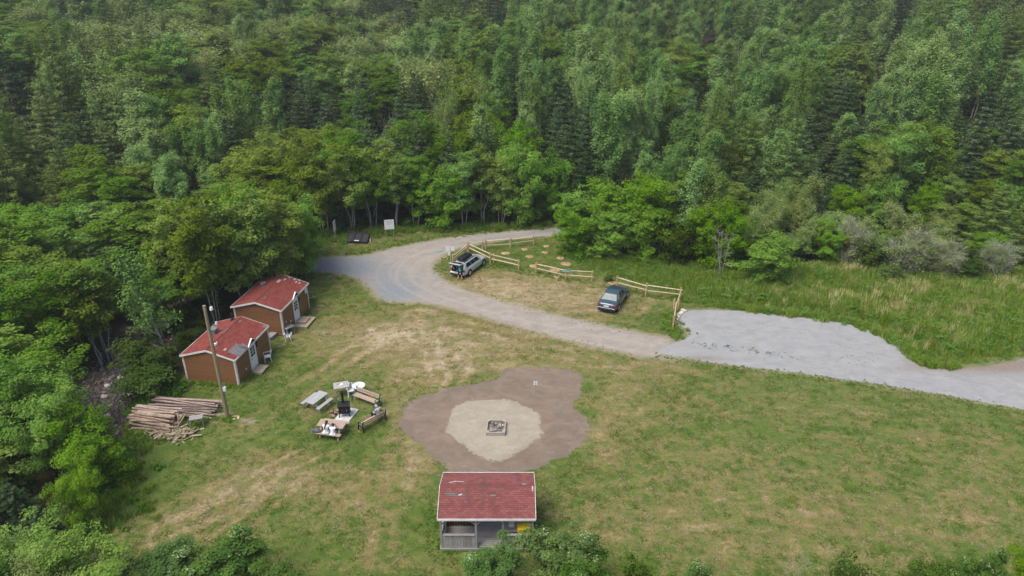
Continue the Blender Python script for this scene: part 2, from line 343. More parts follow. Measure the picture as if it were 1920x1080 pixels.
def m_sheet(name, kind, ragged=.5):
    m, t = newmat(name); n = N(t); g, h, q = ground_nodes(n); p = q['p']
    if kind == 'road':
        col = n.mix(n.step(q['mid'], .35, .68), (0.320, 0.283, 0.240), (0.235, 0.212, 0.184))
        col = n.mix(n.math('MULTIPLY', n.attr('grey'), 1.0), col, n.mix(n.step(q['fine'], .3, .7), (0.215, 0.235, 0.248), (0.165, 0.180, 0.192)))
        col = n.mix(n.math('MULTIPLY', n.step(n.math('ADD', n.attr('rut'), n.math('MULTIPLY', n.math('SUBTRACT', q['mid'], .5), 1.3)), .3, 1.1), .42), col, (0.370, 0.325, 0.275))
    elif kind == 'lot':
        col = n.mix(n.step(q['mid'], .3, .7), (.300, .303, .300), (.238, .243, .243))
        col = n.mix(n.math('MULTIPLY', n.step(q['arc'], .5, .75), .28), col, (.33, .336, .338)); col = n.mix(n.math('MULTIPLY', n.step(n.math('ADD', n.attr('rut'), n.math('MULTIPLY', n.math('SUBTRACT', q['mid'], .5), 1.0)), .35, 1.1), .5), col, (.20, .20, .195)); col = n.mix(n.math('MULTIPLY', n.step(q['big'], .5, .7), .35), col, (.24, .25, .262))
        col = n.mix(n.attr('grey'), col, n.mix(n.step(q['fine'], .35, .65), (0.231, 0.192, 0.154), (0.182, 0.154, 0.126)))
    elif kind == 'pad':
        col = n.mix(n.step(q['mid'], .3, .7), (0.212, 0.163, 0.122), (0.150, 0.116, 0.088))
        col = n.mix(n.math('MULTIPLY', n.step(q['fine'], .55, .75), .35), col, (0.225, 0.190, 0.165))
    else:
        g = n.mix(n.step(q['mid'], .3, .7), (0.212, 0.163, 0.122), (0.150, 0.116, 0.088))
        col = n.mix(n.step(q['mid'], .3, .7), (0.345, 0.305, 0.235), (0.270, 0.240, 0.185))
    if kind in ('pad', 'circle'):
        col = n.mix(n.math('MULTIPLY', n.step(q['big'], .48, .68), .30), col, (.115, .092, .072) if kind == 'pad' else (.20, .175, .135))
        col = n.mix(n.math('MULTIPLY', n.step(q['arc'], .54, .70), .35), col, (.26, .21, .165) if kind == 'pad' else (.40, .365, .30))
    spk = n.noise(p, 18, 3, .85)
    col = n.mix(n.math('MULTIPLY', n.step(spk, .47, .66), .55), col, n.mix(.5, col, (0.084, 0.077, 0.070)))
    col = n.mix(n.math('MULTIPLY', n.step(spk, .45, .30), .45), col, n.mix(.5, col, (0.524, 0.517, 0.503)))
    e = n.math('ADD', n.attr('edge'), n.math('MULTIPLY', n.math('SUBTRACT', q['mid'], .5), ragged * 2.2))
    e = n.math('ADD', e, n.math('MULTIPLY', n.math('SUBTRACT', q['fine'], .5), ragged * 1.3))
    if kind in ('road', 'lot'):
        dirt = n.mix(n.step(q['fine'], .4, .62), (.300, .255, .195), (.215, .185, .120))
        g = n.mix(n.math('MULTIPLY', n.step(e, -.75, -.1), .75 if kind == 'road' else .4), g, dirt)
        if kind == 'lot': g = n.mix(n.attr('join'), g, n.mix(n.step(q['mid'], .35, .68), (.31, .27, .225), (.225, .20, .17)))
        e = n.math('ADD', e, n.math('MULTIPLY', n.math('SUBTRACT', q['micro'], .5), .5 if kind == 'road' else .2))
    col = n.mix(n.step(e, -.04, .22 if kind == 'road' else .10), g, col)
    hh = n.math('ADD', n.math('MULTIPLY', spk, .4), n.math('MULTIPLY', q['fine'], .6))
    n.out(col, .93, n.bump(hh, .5, .05), spec=.15); return m

# dryness painted where the photograph shows straw-coloured turf: (px, py, rx, ry, weight)
DRY = [(800, 640, 260, 34, .45), (700, 610, 160, 50, .25), (1040, 560, 190, 32, .62), (950, 530, 110, 22, .4), (870, 690, 170, 22, .35), (760, 720, 90, 50, .15),
       (1150, 730, 120, 50, .28), (430, 930, 110, 50, .26), (560, 870, 120, 60, .22), (330, 985, 130, 30, .25), (640, 960, 120, 60, .18), (780, 880, 60, 60, .35),
       (1300, 850, 220, 50, .06), (1450, 930, 260, 60, .08), (1770, 960, 200, 70, .14), (1250, 1010, 200, 40, .14), (1500, 1030, 220, 40, .12),
       (1130, 800, 40, 90, .25), (640, 590, 60, 60, -.1), (620, 830, 120, 40, -.42), (560, 1000, 130, 60, -.18), (800, 985, 45, 60, -.6), (545, 660, 70, 30, -.12),
       (470, 745, 80, 26, -.35), (330, 830, 70, 60, -.35), (290, 930, 50, 50, -.3), (1280, 610, 30, 30, -.9), (1000, 480, 150, 22, -.45), (1180, 600, 60, 22, -.2),
       (1240, 590, 30, 40, -.3), (1100, 780, 30, 20, -.3), (1600, 800, 300, 60, -.02), (1850, 840, 120, 60, .05), (740, 770, 30, 50, .25), (640, 450, 90, 18, .05),
       (1110, 715, 40, 40, -.35), (1560, 765, 200, 22, .12), (1180, 960, 180, 60, .05), (1120, 920, 60, 40, -.1), (420, 850, 80, 40, .05), (1100, 690, 200, 12, .2)]
WORN = [(470, 790, 25, 14, .5), (600, 575, 20, 12, .5), (700, 735, 200, 8, .05), (400, 790, 60, 10, .35), (1140, 700, 30, 12, .35), (345, 810, 50, 8, .4), (410, 775, 25, 8, .5), (490, 700, 30, 8, .25),
        (800, 600, 60, 10, .35), (640, 748, 30, 8, .2), (860, 520, 30, 8, .3), (520, 855, 200, 5, .12)]
TRACKS = [([(640, 820), (560, 862), (480, 905), (400, 955), (300, 1000)], .4, .22), ([(610, 850), (530, 915), (450, 985), (380, 1060)], .3, .2), ([(520, 860), (470, 900), (350, 950)], .3, .18), ([(330, 960), (450, 900), (520, 890), (640, 905)], .25, .2),
    ([(700, 640), (620, 690), (545, 740), (470, 800)], .3, .3), ([(720, 650), (640, 705), (570, 760)], .25, .25), ([(790, 585), (840, 640), (860, 700), (850, 740)], .4, .25), ([(770, 600), (815, 655), (830, 715)], .35, .25), ([(900, 560), (980, 590), (1120, 590), (1220, 600), (1235, 560)], .3, .35),
    ([(700, 620), (860, 610), (1020, 640), (1150, 680)], .3, .3), ([(860, 660), (1000, 650), (1160, 690)], .25, .3), ([(1120, 700), (1230, 690), (1380, 730), (1600, 780), (1850, 820)], .14, .35), ([(1150, 800), (1300, 760), (1500, 790), (1900, 880)], .12, .4), ([(1060, 940), (1300, 900), (1600, 960), (1900, 1000)], .16, .45),
    ([(1100, 1000), (1350, 960), (1700, 1040)], .16, .4), ([(1160, 860), (1350, 830), (1700, 880), (1920, 930)], .12, .4), ([(700, 880), (690, 960), (720, 1050)], .2, .35), ([(760, 830), (750, 900), (790, 960)], .25, .3)]
_TR = [(np.array([at(*q)[:2] for q in (lambda P: [P[0]] + [((P[i][0] * (3 - j) + P[i + 1][0] * j) / 3, (P[i][1] * (3 - j) + P[i + 1][1] * j) / 3) for i in range(len(P) - 1) for j in (1, 2, 3)])(T)]), a, w_) for T, a, w_ in TRACKS]
def tracks(x, y):
    o = np.zeros(np.shape(x)); wob = .35 * np.sin(x * .9 + y * .4) + .25 * np.sin(y * 1.3 - x * .5)
    for P, a, w_ in _TR:
        for off in (-.75, .75): o = np.maximum(o, a * np.exp(-((np.abs(dline(P, x + wob, y + wob * .5)) - .75) / w_) ** 2))
    return o
def pixfield(L, x, y):
    f = y * CP + H * SP; f = np.maximum(f, 1.0); u = y * SP - H * CP
    px = 960 + F * x / f; py = 540 - F * u / f; o = np.zeros_like(px)
    for a, b, rx, ry, wt in L: o += wt * np.exp(-(((px - a) / rx) ** 2 + ((py - b) / ry) ** 2))
    return o
def ground_attrs(X, Y, cl=None):
    if cl is None: cl = sdist(CLEAR, X, Y)
    me = sdist(MEADOW, X, Y); ds = dline(STREAM, X, Y)
    dry = .25 + pixfield(DRY, X, Y) + tracks(X, Y) * 1.0; dry = dry - .9 * sstep(.6, -.6, me)
    return {'lawn': 1 - sstep(-.6, .8, cl), 'dry': dry, 'fresh': sstep(2, 20, X) * sstep(52, 40, Y) if False else np.clip((X - 2) / 18, 0, 1) * (1 - sstep(40, 52, Y)), 'bed': (1 - sstep(1.3, 3.0, ds)) * sstep(-.2, .6, cl), 'worn': np.clip(pixfield(WORN, X, Y), 0, 1)}
def A(d): return {k: ('POINT', 'FLOAT', v) for k, v in d.items()}

xs = np.concatenate([-np.geomspace(1400, 66, 34), np.arange(-65, 65.01, .33), np.geomspace(66, 1400, 34)])
ys = np.concatenate([np.arange(-60, 10, 5.), np.arange(10, 95.01, .33), np.geomspace(96, 2400, 64)])
X, Y = np.meshgrid(xs, ys); cl = sdist(CLEAR, X, Y); Z = zt(X, Y, cl)
def grid_faces(ny, nx):
    i = np.arange(ny - 1)[:, None] * nx + np.arange(nx - 1)[None]
    return np.stack([i, i + 1, i + nx + 1, i + nx], -1).reshape(-1, 4)
me = mesh_np('ground', np.stack([X, Y, Z], -1).reshape(-1, 3), [grid_faces(*X.shape)], [m_ground()], attrs=A(ground_attrs(X, Y, cl)), smooth=True)
tag(link('ground', me), kind='structure')

def sheet(name, pix, mat, off, step=.28, over=.55, extra=None, n=2):
    P = wpoly(pix, n); x0, y0 = P.min(0) - 1; x1, y1 = P.max(0) + 1
    gx = np.arange(x0, x1, step); gy = np.arange(y0, y1, step); X, Y = np.meshgrid(gx, gy); s = sdist(P, X, Y)
    fc = grid_faces(*X.shape); keep = (s.ravel()[fc] < over).all(1); fc = fc[keep]
    used = np.unique(fc); remap = np.full(X.size, -1); remap[used] = np.arange(len(used))
    x, y = X.ravel()[used], Y.ravel()[used]; at_ = ground_attrs(x, y); at_['edge'] = -s.ravel()[used]
    if extra: at_.update(extra(x, y))
    me = mesh_np(name, np.stack([x, y, zt(x, y) * 0 + off], -1), [remap[fc]], [mat], attrs=A(at_), smooth=True)
    return tag(link(name, me), kind='structure')
ROAD = [(1130, 424), (1040, 428), (960, 433), (880, 441), (800, 453), (735, 466), (690, 480), (640, 481), (560, 486), (560, 505), (640, 511), (688, 528), (708, 558), (740, 568),
        (800, 566), (860, 580), (960, 610), (1080, 642), (1190, 666), (1245, 672), (1310, 676), (1310, 650), (1262, 636), (1180, 622), (1080, 600), (960, 572), (880, 548), (825, 524), (806, 503), (815, 488), (840, 472),
        (885, 458), (950, 448), (1042, 441), (1130, 433)]
def road_extra(x, y):
    g = pixfield([(660, 500, 70, 22, 1.1), (740, 545, 55, 30, 1.1), (600, 497, 50, 20, .9), (960, 445, 90, 8, .5), (860, 458, 60, 8, .35), (1060, 434, 60, 8, .5)], x, y)
    def sm(L):
        P = np.array([at(*q)[:2] for q in L])
        for _ in range(3): P = np.concatenate([P[:1], np.stack([.75 * P[:-1] + .25 * P[1:], .25 * P[:-1] + .75 * P[1:]], 1).reshape(-1, 2), P[-1:]])
        return P
    c1 = sm([(1130, 431), (1000, 437), (900, 448), (820, 468), (762, 495), (748, 525), (800, 556), (900, 588), (1000, 612), (1120, 640), (1230, 655)])
    c2 = sm([(1130, 428), (980, 434), (870, 446), (790, 464), (730, 490), (712, 520), (750, 552), (850, 580), (980, 612)])
    c3 = sm([(860, 450), (800, 470), (772, 500), (780, 530), (850, 560), (980, 600)])
    wv = .18 * np.sin(x * .7 + y * .5); d1, d2, d3 = dline(c1, x + wv, y), dline(c2, x, y + wv), dline(c3, x, y)
    r = np.maximum.reduce([np.exp(-((d1 - .7) / .22) ** 2), .8 * np.exp(-((d2 - .65) / .2) ** 2), .7 * np.exp(-((d3 - .6) / .18) ** 2)])
    return {'grey': np.clip(g, 0, 1), 'rut': r}
sheet('gravel_road', ROAD, m_sheet('beige_gravel', 'road', .75), .006, .22, .9, extra=road_extra)
LOT = [(1300, 580), (1400, 583), (1500, 592), (1590, 604), (1652, 619), (1684, 640), (1700, 662), (1728, 686), (1800, 692), (1870, 684), (1960, 664), (2100, 640), (2300, 800), (2050, 800), (1920, 769), (1800, 746), (1650, 721), (1500, 700),
       (1350, 683), (1235, 665), (1238, 652), (1265, 642), (1292, 632), (1285, 618), (1272, 606), (1276, 588)]
def lot_ruts(x, y):
    o = np.zeros_like(x); wv = .15 * np.sin(x * .6 + y * .8)
    for L_ in ([(1240, 658), (1400, 668), (1600, 690), (1800, 718), (1960, 740)], [(1960, 700), (1760, 690), (1620, 650), (1480, 618), (1330, 606)], [(1900, 720), (1700, 690), (1560, 640), (1560, 600)], [(1300, 600), (1380, 640), (1540, 680), (1800, 730)]):
        P = np.array([at(*q)[:2] for q in L_])
        for _ in range(3): P = np.concatenate([P[:1], np.stack([.75 * P[:-1] + .25 * P[1:], .25 * P[:-1] + .75 * P[1:]], 1).reshape(-1, 2), P[-1:]])
        o = np.maximum(o, .8 * np.exp(-((np.abs(dline(P, x + wv, y) - .0) - .72) / .16) ** 2))
    return o
sheet('gravel_lot', LOT, m_sheet('grey_crushed_stone', 'lot', .4), .012, .2, .6, n=1, extra=lambda x, y: {'grey': np.clip(pixfield([(1880, 685, 110, 16, 1.2), (1760, 690, 60, 5, .7), (1310, 672, 50, 5, .8), (1700, 655, 12, 40, .3)], x, y), 0, 1), 'join': np.clip(pixfield([(1236, 652, 26, 16, 1.6)], x, y), 0, 1), 'rut': lot_ruts(x, y)})
z8 = lambda L: [(740 + a / 4.908, 680 + b / 4.908) for a, b in L]
PAD = z8([(1050, 50), (1180, 38), (1300, 40), (1430, 38), (1540, 50), (1640, 75), (1720, 100), (1735, 180), (1728, 260), (1700, 320), (1640, 372), (1655, 430), (1720, 470), (1800, 530), (1822, 580), (1800, 650), (1730, 750), (1640, 820), (1500, 890), (1380, 950), (1300, 985), (1230, 1015),
          (1000, 1040), (700, 1040), (480, 1010), (430, 960), (400, 910), (340, 830), (230, 755), (130, 685), (60, 610), (45, 520), (60, 450), (100, 390), (150, 345), (230, 315), (380, 265), (560, 220), (720, 192), (850, 180), (920, 160), (980, 100)])
CIR = z8([(470, 630), (485, 560), (490, 490), (520, 440), (570, 390), (640, 360), (720, 345), (880, 340), (1000, 340), (1100, 362), (1200, 410), (1300, 445), (1340, 470), (1345, 560), (1368, 640), (1340, 700), (1260, 750), (1150, 800), (1060, 870), (960, 905), (860, 912), (780, 870), (700, 810), (650, 750), (560, 715), (490, 670)])
sheet('dirt_pad', PAD, m_sheet('brown_stone_dust', 'pad', .8), .006, .18, 1.1)
sheet('gravel_circle', CIR, m_sheet('pale_sand_gravel', 'circle', .7), .012, .15, .9, n=1)

# ------------------------------------------------------------ vegetation builders
def unit(v): return v / (np.linalg.norm(v, axis=-1, keepdims=True) + 1e-9)
def leaves(P, nrm, L, Wd, tint, g):
    """diamond leaves at P with normals nrm"""
    n = len(P); a = unit(np.cross(nrm, unit(g.normal(size=(n, 3))))); b = np.cross(nrm, a)
    L = L[:, None]; Wd = Wd[:, None]
    V = np.stack([P - a * L, P + b * Wd, P + a * L, P - b * Wd], 1).reshape(-1, 3)
    return V, np.arange(4 * n).reshape(-1, 4), tint
def ptube(pts, rad, k=5):
    pts = np.asarray(pts, float); V = []
    for i, p in enumerate(pts):
        d = unit(pts[min(i + 1, len(pts) - 1)] - pts[max(i - 1, 0)]); u = np.cross(d, (0, .1, 1) if abs(d[2]) < .9 else (1, 0, 0)); u = unit(u); v = np.cross(d, u)
        a = np.arange(k) * 2 * np.pi / k; V.append(p + rad[i] * (np.cos(a)[:, None] * u + np.sin(a)[:, None] * v))
    m = len(pts); i = np.arange(m - 1)[:, None] * k; j = np.arange(k)[None]
    f = np.stack([i + j, i + (j + 1) % k, i + k + (j + 1) % k, i + k + j], -1).reshape(-1, 4)
    return np.concatenate(V), f
class Wood:
    def __init__(s): s.V = []; s.F = []; s.n = 0
    def add(s, pts, rad, k=5):
        v, f = ptube(pts, rad, k); s.V.append(v); s.F.append(f + s.n); s.n += len(v)
def broadleaf(seed, h, r, base, stems, nl, leaf, up=.5, sig=.34, nlimb=11, spread=.25, tr=.09, spiky=0, bare=0, top=.48):
    g = np.random.default_rng(seed); W = Wood(); clumps = []
    for s in range(stems):
        a0 = g.uniform(0, 6.28); b0 = np.array([math.cos(a0), math.sin(a0), 0]) * (.0 if stems == 1 else g.uniform(.1, .35)); hs = h * (1 if s == 0 else g.uniform(.72, .95))
        lean = np.array([math.cos(a0), math.sin(a0), 0]) * r * (g.uniform(.0, .1) if stems == 1 else g.uniform(spread, spread + .35))
        T = np.linspace(0, 1, 6); path = b0 + lean * (T[:, None] ** 1.3) + np.array([0, 0, 1]) * hs * .97 * T[:, None]; path[1:-1] += g.normal(size=(4, 3)) * np.array([1, 1, 0]) * .012 * h
        path[0, 2] = -.3; R0 = tr * (h / 9) / (stems ** .4); W.add(path, R0 * (1 - T * .88), 6)
        n = int(nlimb * (1 if s == 0 else .8)); ph = g.uniform(0, 6.28); rs = r * (1 if stems == 1 else .72)
        for i in range(n):
            t = base + (0.97 - base) * (i + g.uniform(.1, .9)) / n; u = (t - base) / (1 - base); c = np.array([np.interp(t, T, path[:, q]) for q in range(3)])
            prof = math.sqrt(max(0, 1 - ((u - top) / ((1.04 - top) if u > top else (top + .30))) ** 2)); ln = rs * max(prof, .2) * g.uniform(.7, 1.15)
            a = ph + i * 2.4 + g.uniform(-.4, .4); el = up * (.5 + .8 * u) + g.uniform(-.15, .2); d = np.array([math.cos(a) * math.cos(el), math.sin(a) * math.cos(el), math.sin(el)])
            e = c + d * ln; mid = (c + e) / 2 + np.array([0, 0, -.04 * ln]); W.add([c, mid, e], [R0 * .32 * (1 - .5 * u), R0 * .2, R0 * .06], 4)
            nt = max(3, int(2 + ln * 2.6))
            for k in range(nt):
                q = .3 + .75 * (k + .5) / nt; cc = c + (e - c) * q + g.normal(size=3) * sig * .75 * (0.5 + q); cc[2] += .1 * spiky * ln
                if spiky: cc[2] += g.uniform(0, .35)
                clumps.append((cc, sig * g.uniform(.7, 1.25), g.uniform()))
                if bare or g.uniform() < .25: W.add([c + (e - c) * min(q, 1) * .8, cc], [max(R0 * .1, .016 if bare else 0), max(R0 * .04, .008 if bare else 0)], 3)
                if bare > 1:
                    for _ in range(4): W.add([c + (e - c) * min(q, 1) * g.uniform(.5, 1), cc + g.normal(size=3) * .32 + np.array([0, 0, .2])], [.013, .007], 3)
        for k in range(3): clumps.append((path[-1] + g.normal(size=3) * sig * .5 + np.array([0, 0, .1]), sig * .7, g.uniform()))
    C = np.array([c for c, _, _ in clumps]); S = np.array([s for _, s, _ in clumps]); Q = np.array([q for _, _, q in clumps])
    if nl:
        i = g.choice(len(C), nl, p=S ** 2 / (S ** 2).sum()); o = g.normal(size=(nl, 3)); o *= np.minimum(1, 1.7 / np.linalg.norm(o, axis=1, keepdims=True)); o *= np.array([1, 1, .62 if not spiky else 1.35])
        P = C[i] + o * S[i][:, None]; P[:, 2] = np.maximum(P[:, 2], .05)
        cen = np.array([0, 0, h * .5]); nr = unit(unit(o) * .45 + unit(P - cen) * .4 + np.array([0, 0, .85]) + g.normal(size=(nl, 3)) * .32)
        zs = h / np.percentile(P[:, 2], 99.6); P[:, 2] *= zs; W.V = [v * np.array([1, 1, zs]) for v in W.V]
        L = leaf * g.uniform(.6, 1.3, nl); tint = np.clip(.66 * Q[i] + .34 * g.uniform(size=nl), 0, 1)
        lf = leaves(P, nr, L, L * g.uniform(.45, .75, nl), tint, g)
    else: lf = (np.zeros((0, 3)), np.zeros((0, 4), int), np.zeros(0))
    return W, lf
def conifer(seed, h, r, nw, nb, nl, leaf, droop=.35, pw=.85, base=.05, gap=.0, airy=.12):
    g = np.random.default_rng(seed); W = Wood(); T = np.linspace(0, 1, 4); W.add(np.stack([T * 0, T * 0, T * h - .2], 1), .11 * h / 9 * (1 - .93 * T), 6)
    PP = []; NN = []; LL = []; TT = []
    for i in range(nw):
        t = base + (1 - base) * (i / nw) ** .95; z = h * t; Rr = r * (1 - t) ** pw * g.uniform(.82, 1.1) + .06
        m = max(4, int(nb * (.5 + .5 * (1 - t)))); ph = g.uniform(0, 6.28)
        for k in range(m):
            if g.uniform() < gap: continue
            a = ph + k * 6.283 / m + g.uniform(-.25, .25); ln = Rr * g.uniform(.72, 1.12); dr = droop * g.uniform(.6, 1.3) * (1.1 - t)
            q = g.uniform(.12, 1, max(6, int(nl * (ln / r) ** 1.3 / (nw * nb) * 2.2)))
            dh = np.array([math.cos(a), math.sin(a), 0]); sd = np.array([-dh[1], dh[0], 0]); zz = z - dr * ln * q ** 1.2 + .18 * ln * q ** 4
            W.add([[0, 0, z], dh * ln * .8 + np.array([0, 0, z - dr * ln * .75])], [.022, .006], 3)
            wd = ln * .30 * (1 - q) + .07
            P = dh * (ln * q)[:, None] + sd * (g.uniform(-1, 1, len(q)) * wd)[:, None]; P[:, 2] = zz + g.normal(size=len(q)) * airy * .5 - np.abs(g.normal(size=len(q))) * airy
            PP.append(P); NN.append(unit(np.array([0, 0, 1.]) + dh * .35 + g.normal(size=(len(q), 3)) * .45)); LL.append(leaf * g.uniform(.6, 1.3, len(q))); TT.append(np.clip(g.uniform() * .3 + .35 * q + .35 * g.uniform(size=len(q)), 0, 1))
    P = np.concatenate(PP); L = np.concatenate(LL)
    return W, leaves(P, np.concatenate(NN), L, L * .45, np.concatenate(TT), g)
def tree_data(nm, gen, bark, leafm, split):
    W, (LV, LF, tint) = gen; WV = np.concatenate(W.V); WF = np.concatenate(W.F)
    if split:
        a = mesh_np(nm + '_trunk', WV, [WF], [bark], smooth=True)
        b = mesh_np(nm + '_crown', LV, [LF], [leafm], attrs={'tint': ('FACE', 'FLOAT', tint)}) if len(LV) else None
        return a, b
    return mesh_np(nm, np.concatenate([WV, LV]), [WF, LF + len(WV)], [bark, leafm], mi=np.concatenate([np.zeros(len(WF)), np.ones(len(LF))]),
                   attrs={'tint': ('FACE', 'FLOAT', np.concatenate([np.zeros(len(WF)), tint]))})
SPEC = {  # kind: name, category, bark, leaves, reference height, reference radius, generator(seed, n_leaves_scale, leaf_scale)
    'birch': ('birch_tree', 'birch', 'bark_pale', 'birch', 9, 2.3, lambda s, k, l: broadleaf(s, 9, 2.5, .26, 3, int(12500 * k), .105 * l, .5, .29, 14, .25, .085)),
    'alder': ('alder_tree', 'alder', 'bark_dark', 'alder', 6, 2.6, lambda s, k, l: broadleaf(s, 6, 2.7, .08, 5, int(14000 * k), .098 * l, .6, .27, 12, .35, .08, top=.5)),
    'aspen': ('aspen_tree', 'aspen', 'bark_pale', 'aspen', 11, 2.2, lambda s, k, l: broadleaf(s, 11, 2.2, .26, 2, int(11500 * k), .102 * l, 1.0, .27, 20, .18, .085, spiky=1, top=.42)),
    'spruce': ('spruce_tree', 'spruce', 'bark_dark', 'spruce', 9, 2.1, lambda s, k, l: conifer(s, 9, 2.7, 15, 11, int(13500 * k), .115 * l, .30, .80, airy=.09)),
    'larch': ('larch_tree', 'larch', 'bark_dark', 'larch', 10, 2.6, lambda s, k, l: conifer(s, 10, 3.2, 13, 9, int(12500 * k), .115 * l, .16, .68, .08, .12, .16)),
    'willow': ('willow_tree', 'willow', 'bark_dark', 'willow', 7, 3.0, lambda s, k, l: broadleaf(s, 7, 3.0, .12, 5, int(12500 * k), .095 * l, .85, .29, 13, .4, .08, spiky=.6)),
    'rowan': ('rowan_tree', 'rowan', 'bark_dark', 'rowan', 6, 2.6, lambda s, k, l: broadleaf(s, 6, 2.7, .12, 4, int(24000 * k), .085 * l, .6, .26, 14, .35, .07)),
    'dead': ('dead_tree', 'dead tree', 'bark_dead', 'willow', 5, 2.0, lambda s, k, l: broadleaf(s, 5, 2.0, .1, 3, int(60 * k), .08 * l, .85, .34, 9, .3, .075, bare=1)),
    'greybush': ('shrub', 'shrub', 'bark_dead', 'willow', 5, 2.0, lambda s, k, l: broadleaf(s, 5, 2.0, .1, 6, int(4200 * k), .07 * l, .85, .30, 13, .35, .055, bare=2)),
    'brush': ('shrub', 'shrub', 'bark_dark', 'brush', 2.5, 1.6, lambda s, k, l: broadleaf(s, 2.5, 1.6, .03, 4, int(5200 * k), .085 * l, .6, .22, 9, .35, .05)),
    'stem': ('birch_tree', 'birch', 'bark_pale', 'birch', 9, 2.3, lambda s, k, l: broadleaf(s, 9, 2.2, .50, 3, int(9500 * k), .105 * l, .6, .29, 13, .3, .10)),
    'sapling': ('aspen_tree', 'aspen', 'bark_pale', 'aspen', 7, 2.0, lambda s, k, l: broadleaf(s, 7, 2.1, .22, 2, int(3300 * k), .095 * l, .9, .22, 17, .25, .085, spiky=.8, bare=1, top=.35)),
}
HI = {}; LO = {}; FAR = {}; NEAR = {}
for i, (k, s) in enumerate(SPEC.items()):
    HI[k] = [tree_data(s[0], s[6](100 * i + j, 1.0, 1.0), M[s[2]], LEAF[s[3]], True) for j in range(3)]
    if k not in ('rowan', 'brush', 'stem', 'sapling', 'greybush'): LO[k] = [tree_data(s[0], s[6](100 * i + 10 + j, .95, 1.05), M[s[2]], LEAF[s[3]], False) for j in range(3)]
for k in ('birch', 'aspen', 'spruce', 'larch', 'willow'):
    FAR[k] = [tree_data('far_' + SPEC[k][0], SPEC[k][6](900 + j, .5, 1.45), M[SPEC[k][2]], LEAF[SPEC[k][3]], False) for j in range(2)]
for k, kk, ll in (('alder', 1.8, .74), ('willow', 1.8, .74), ('rowan', 1.0, 1.0), ('spruce', 1.8, .7)):
    s = SPEC[k]; NEAR[k] = [tree_data('near_' + s[0], s[6](700 + j, kk, ll), M[s[2]], LEAF[s[3]], True) for j in range(2)]

planted = []
def plant(kind, x, y, h, r, label, group=None, lod='hi', seed=None, z=None, parts=True):
    nm, cat, _, _, rh, rr, _ = SPEC[kind]; i = len(planted) if seed is None else seed; planted.append((x, y, r))
    z = float(zt(x, y)) if z is None else z; sxy = r / rr; sz = h / rh; rot = (i * 2.399) % 6.283
    if lod == 'lo':
        o = link(nm, LO[kind][i % 3]); o.location = (x, y, z)
    else:
        a, b = (NEAR if lod == 'near' and kind in NEAR else HI)[kind][i % (2 if lod == 'near' and kind in NEAR else 3)]
        o = link(nm, None); o.location = (x, y, z); link('trunk', a, o)
        if b: link('crown', b, o)
    o.rotation_euler = (math.sin(i * 1.7) * .03, math.cos(i * 2.3) * .03, rot); o.scale = (sxy, sxy * (1 + .12 * math.sin(i)), sz)
    return tag(o, label, cat, group)
def hpix(y, ty):       # height of a thing standing at distance y whose top shows at pixel row ty
    return H - y * math.tan(PITCH + math.atan((ty - 540) / F))
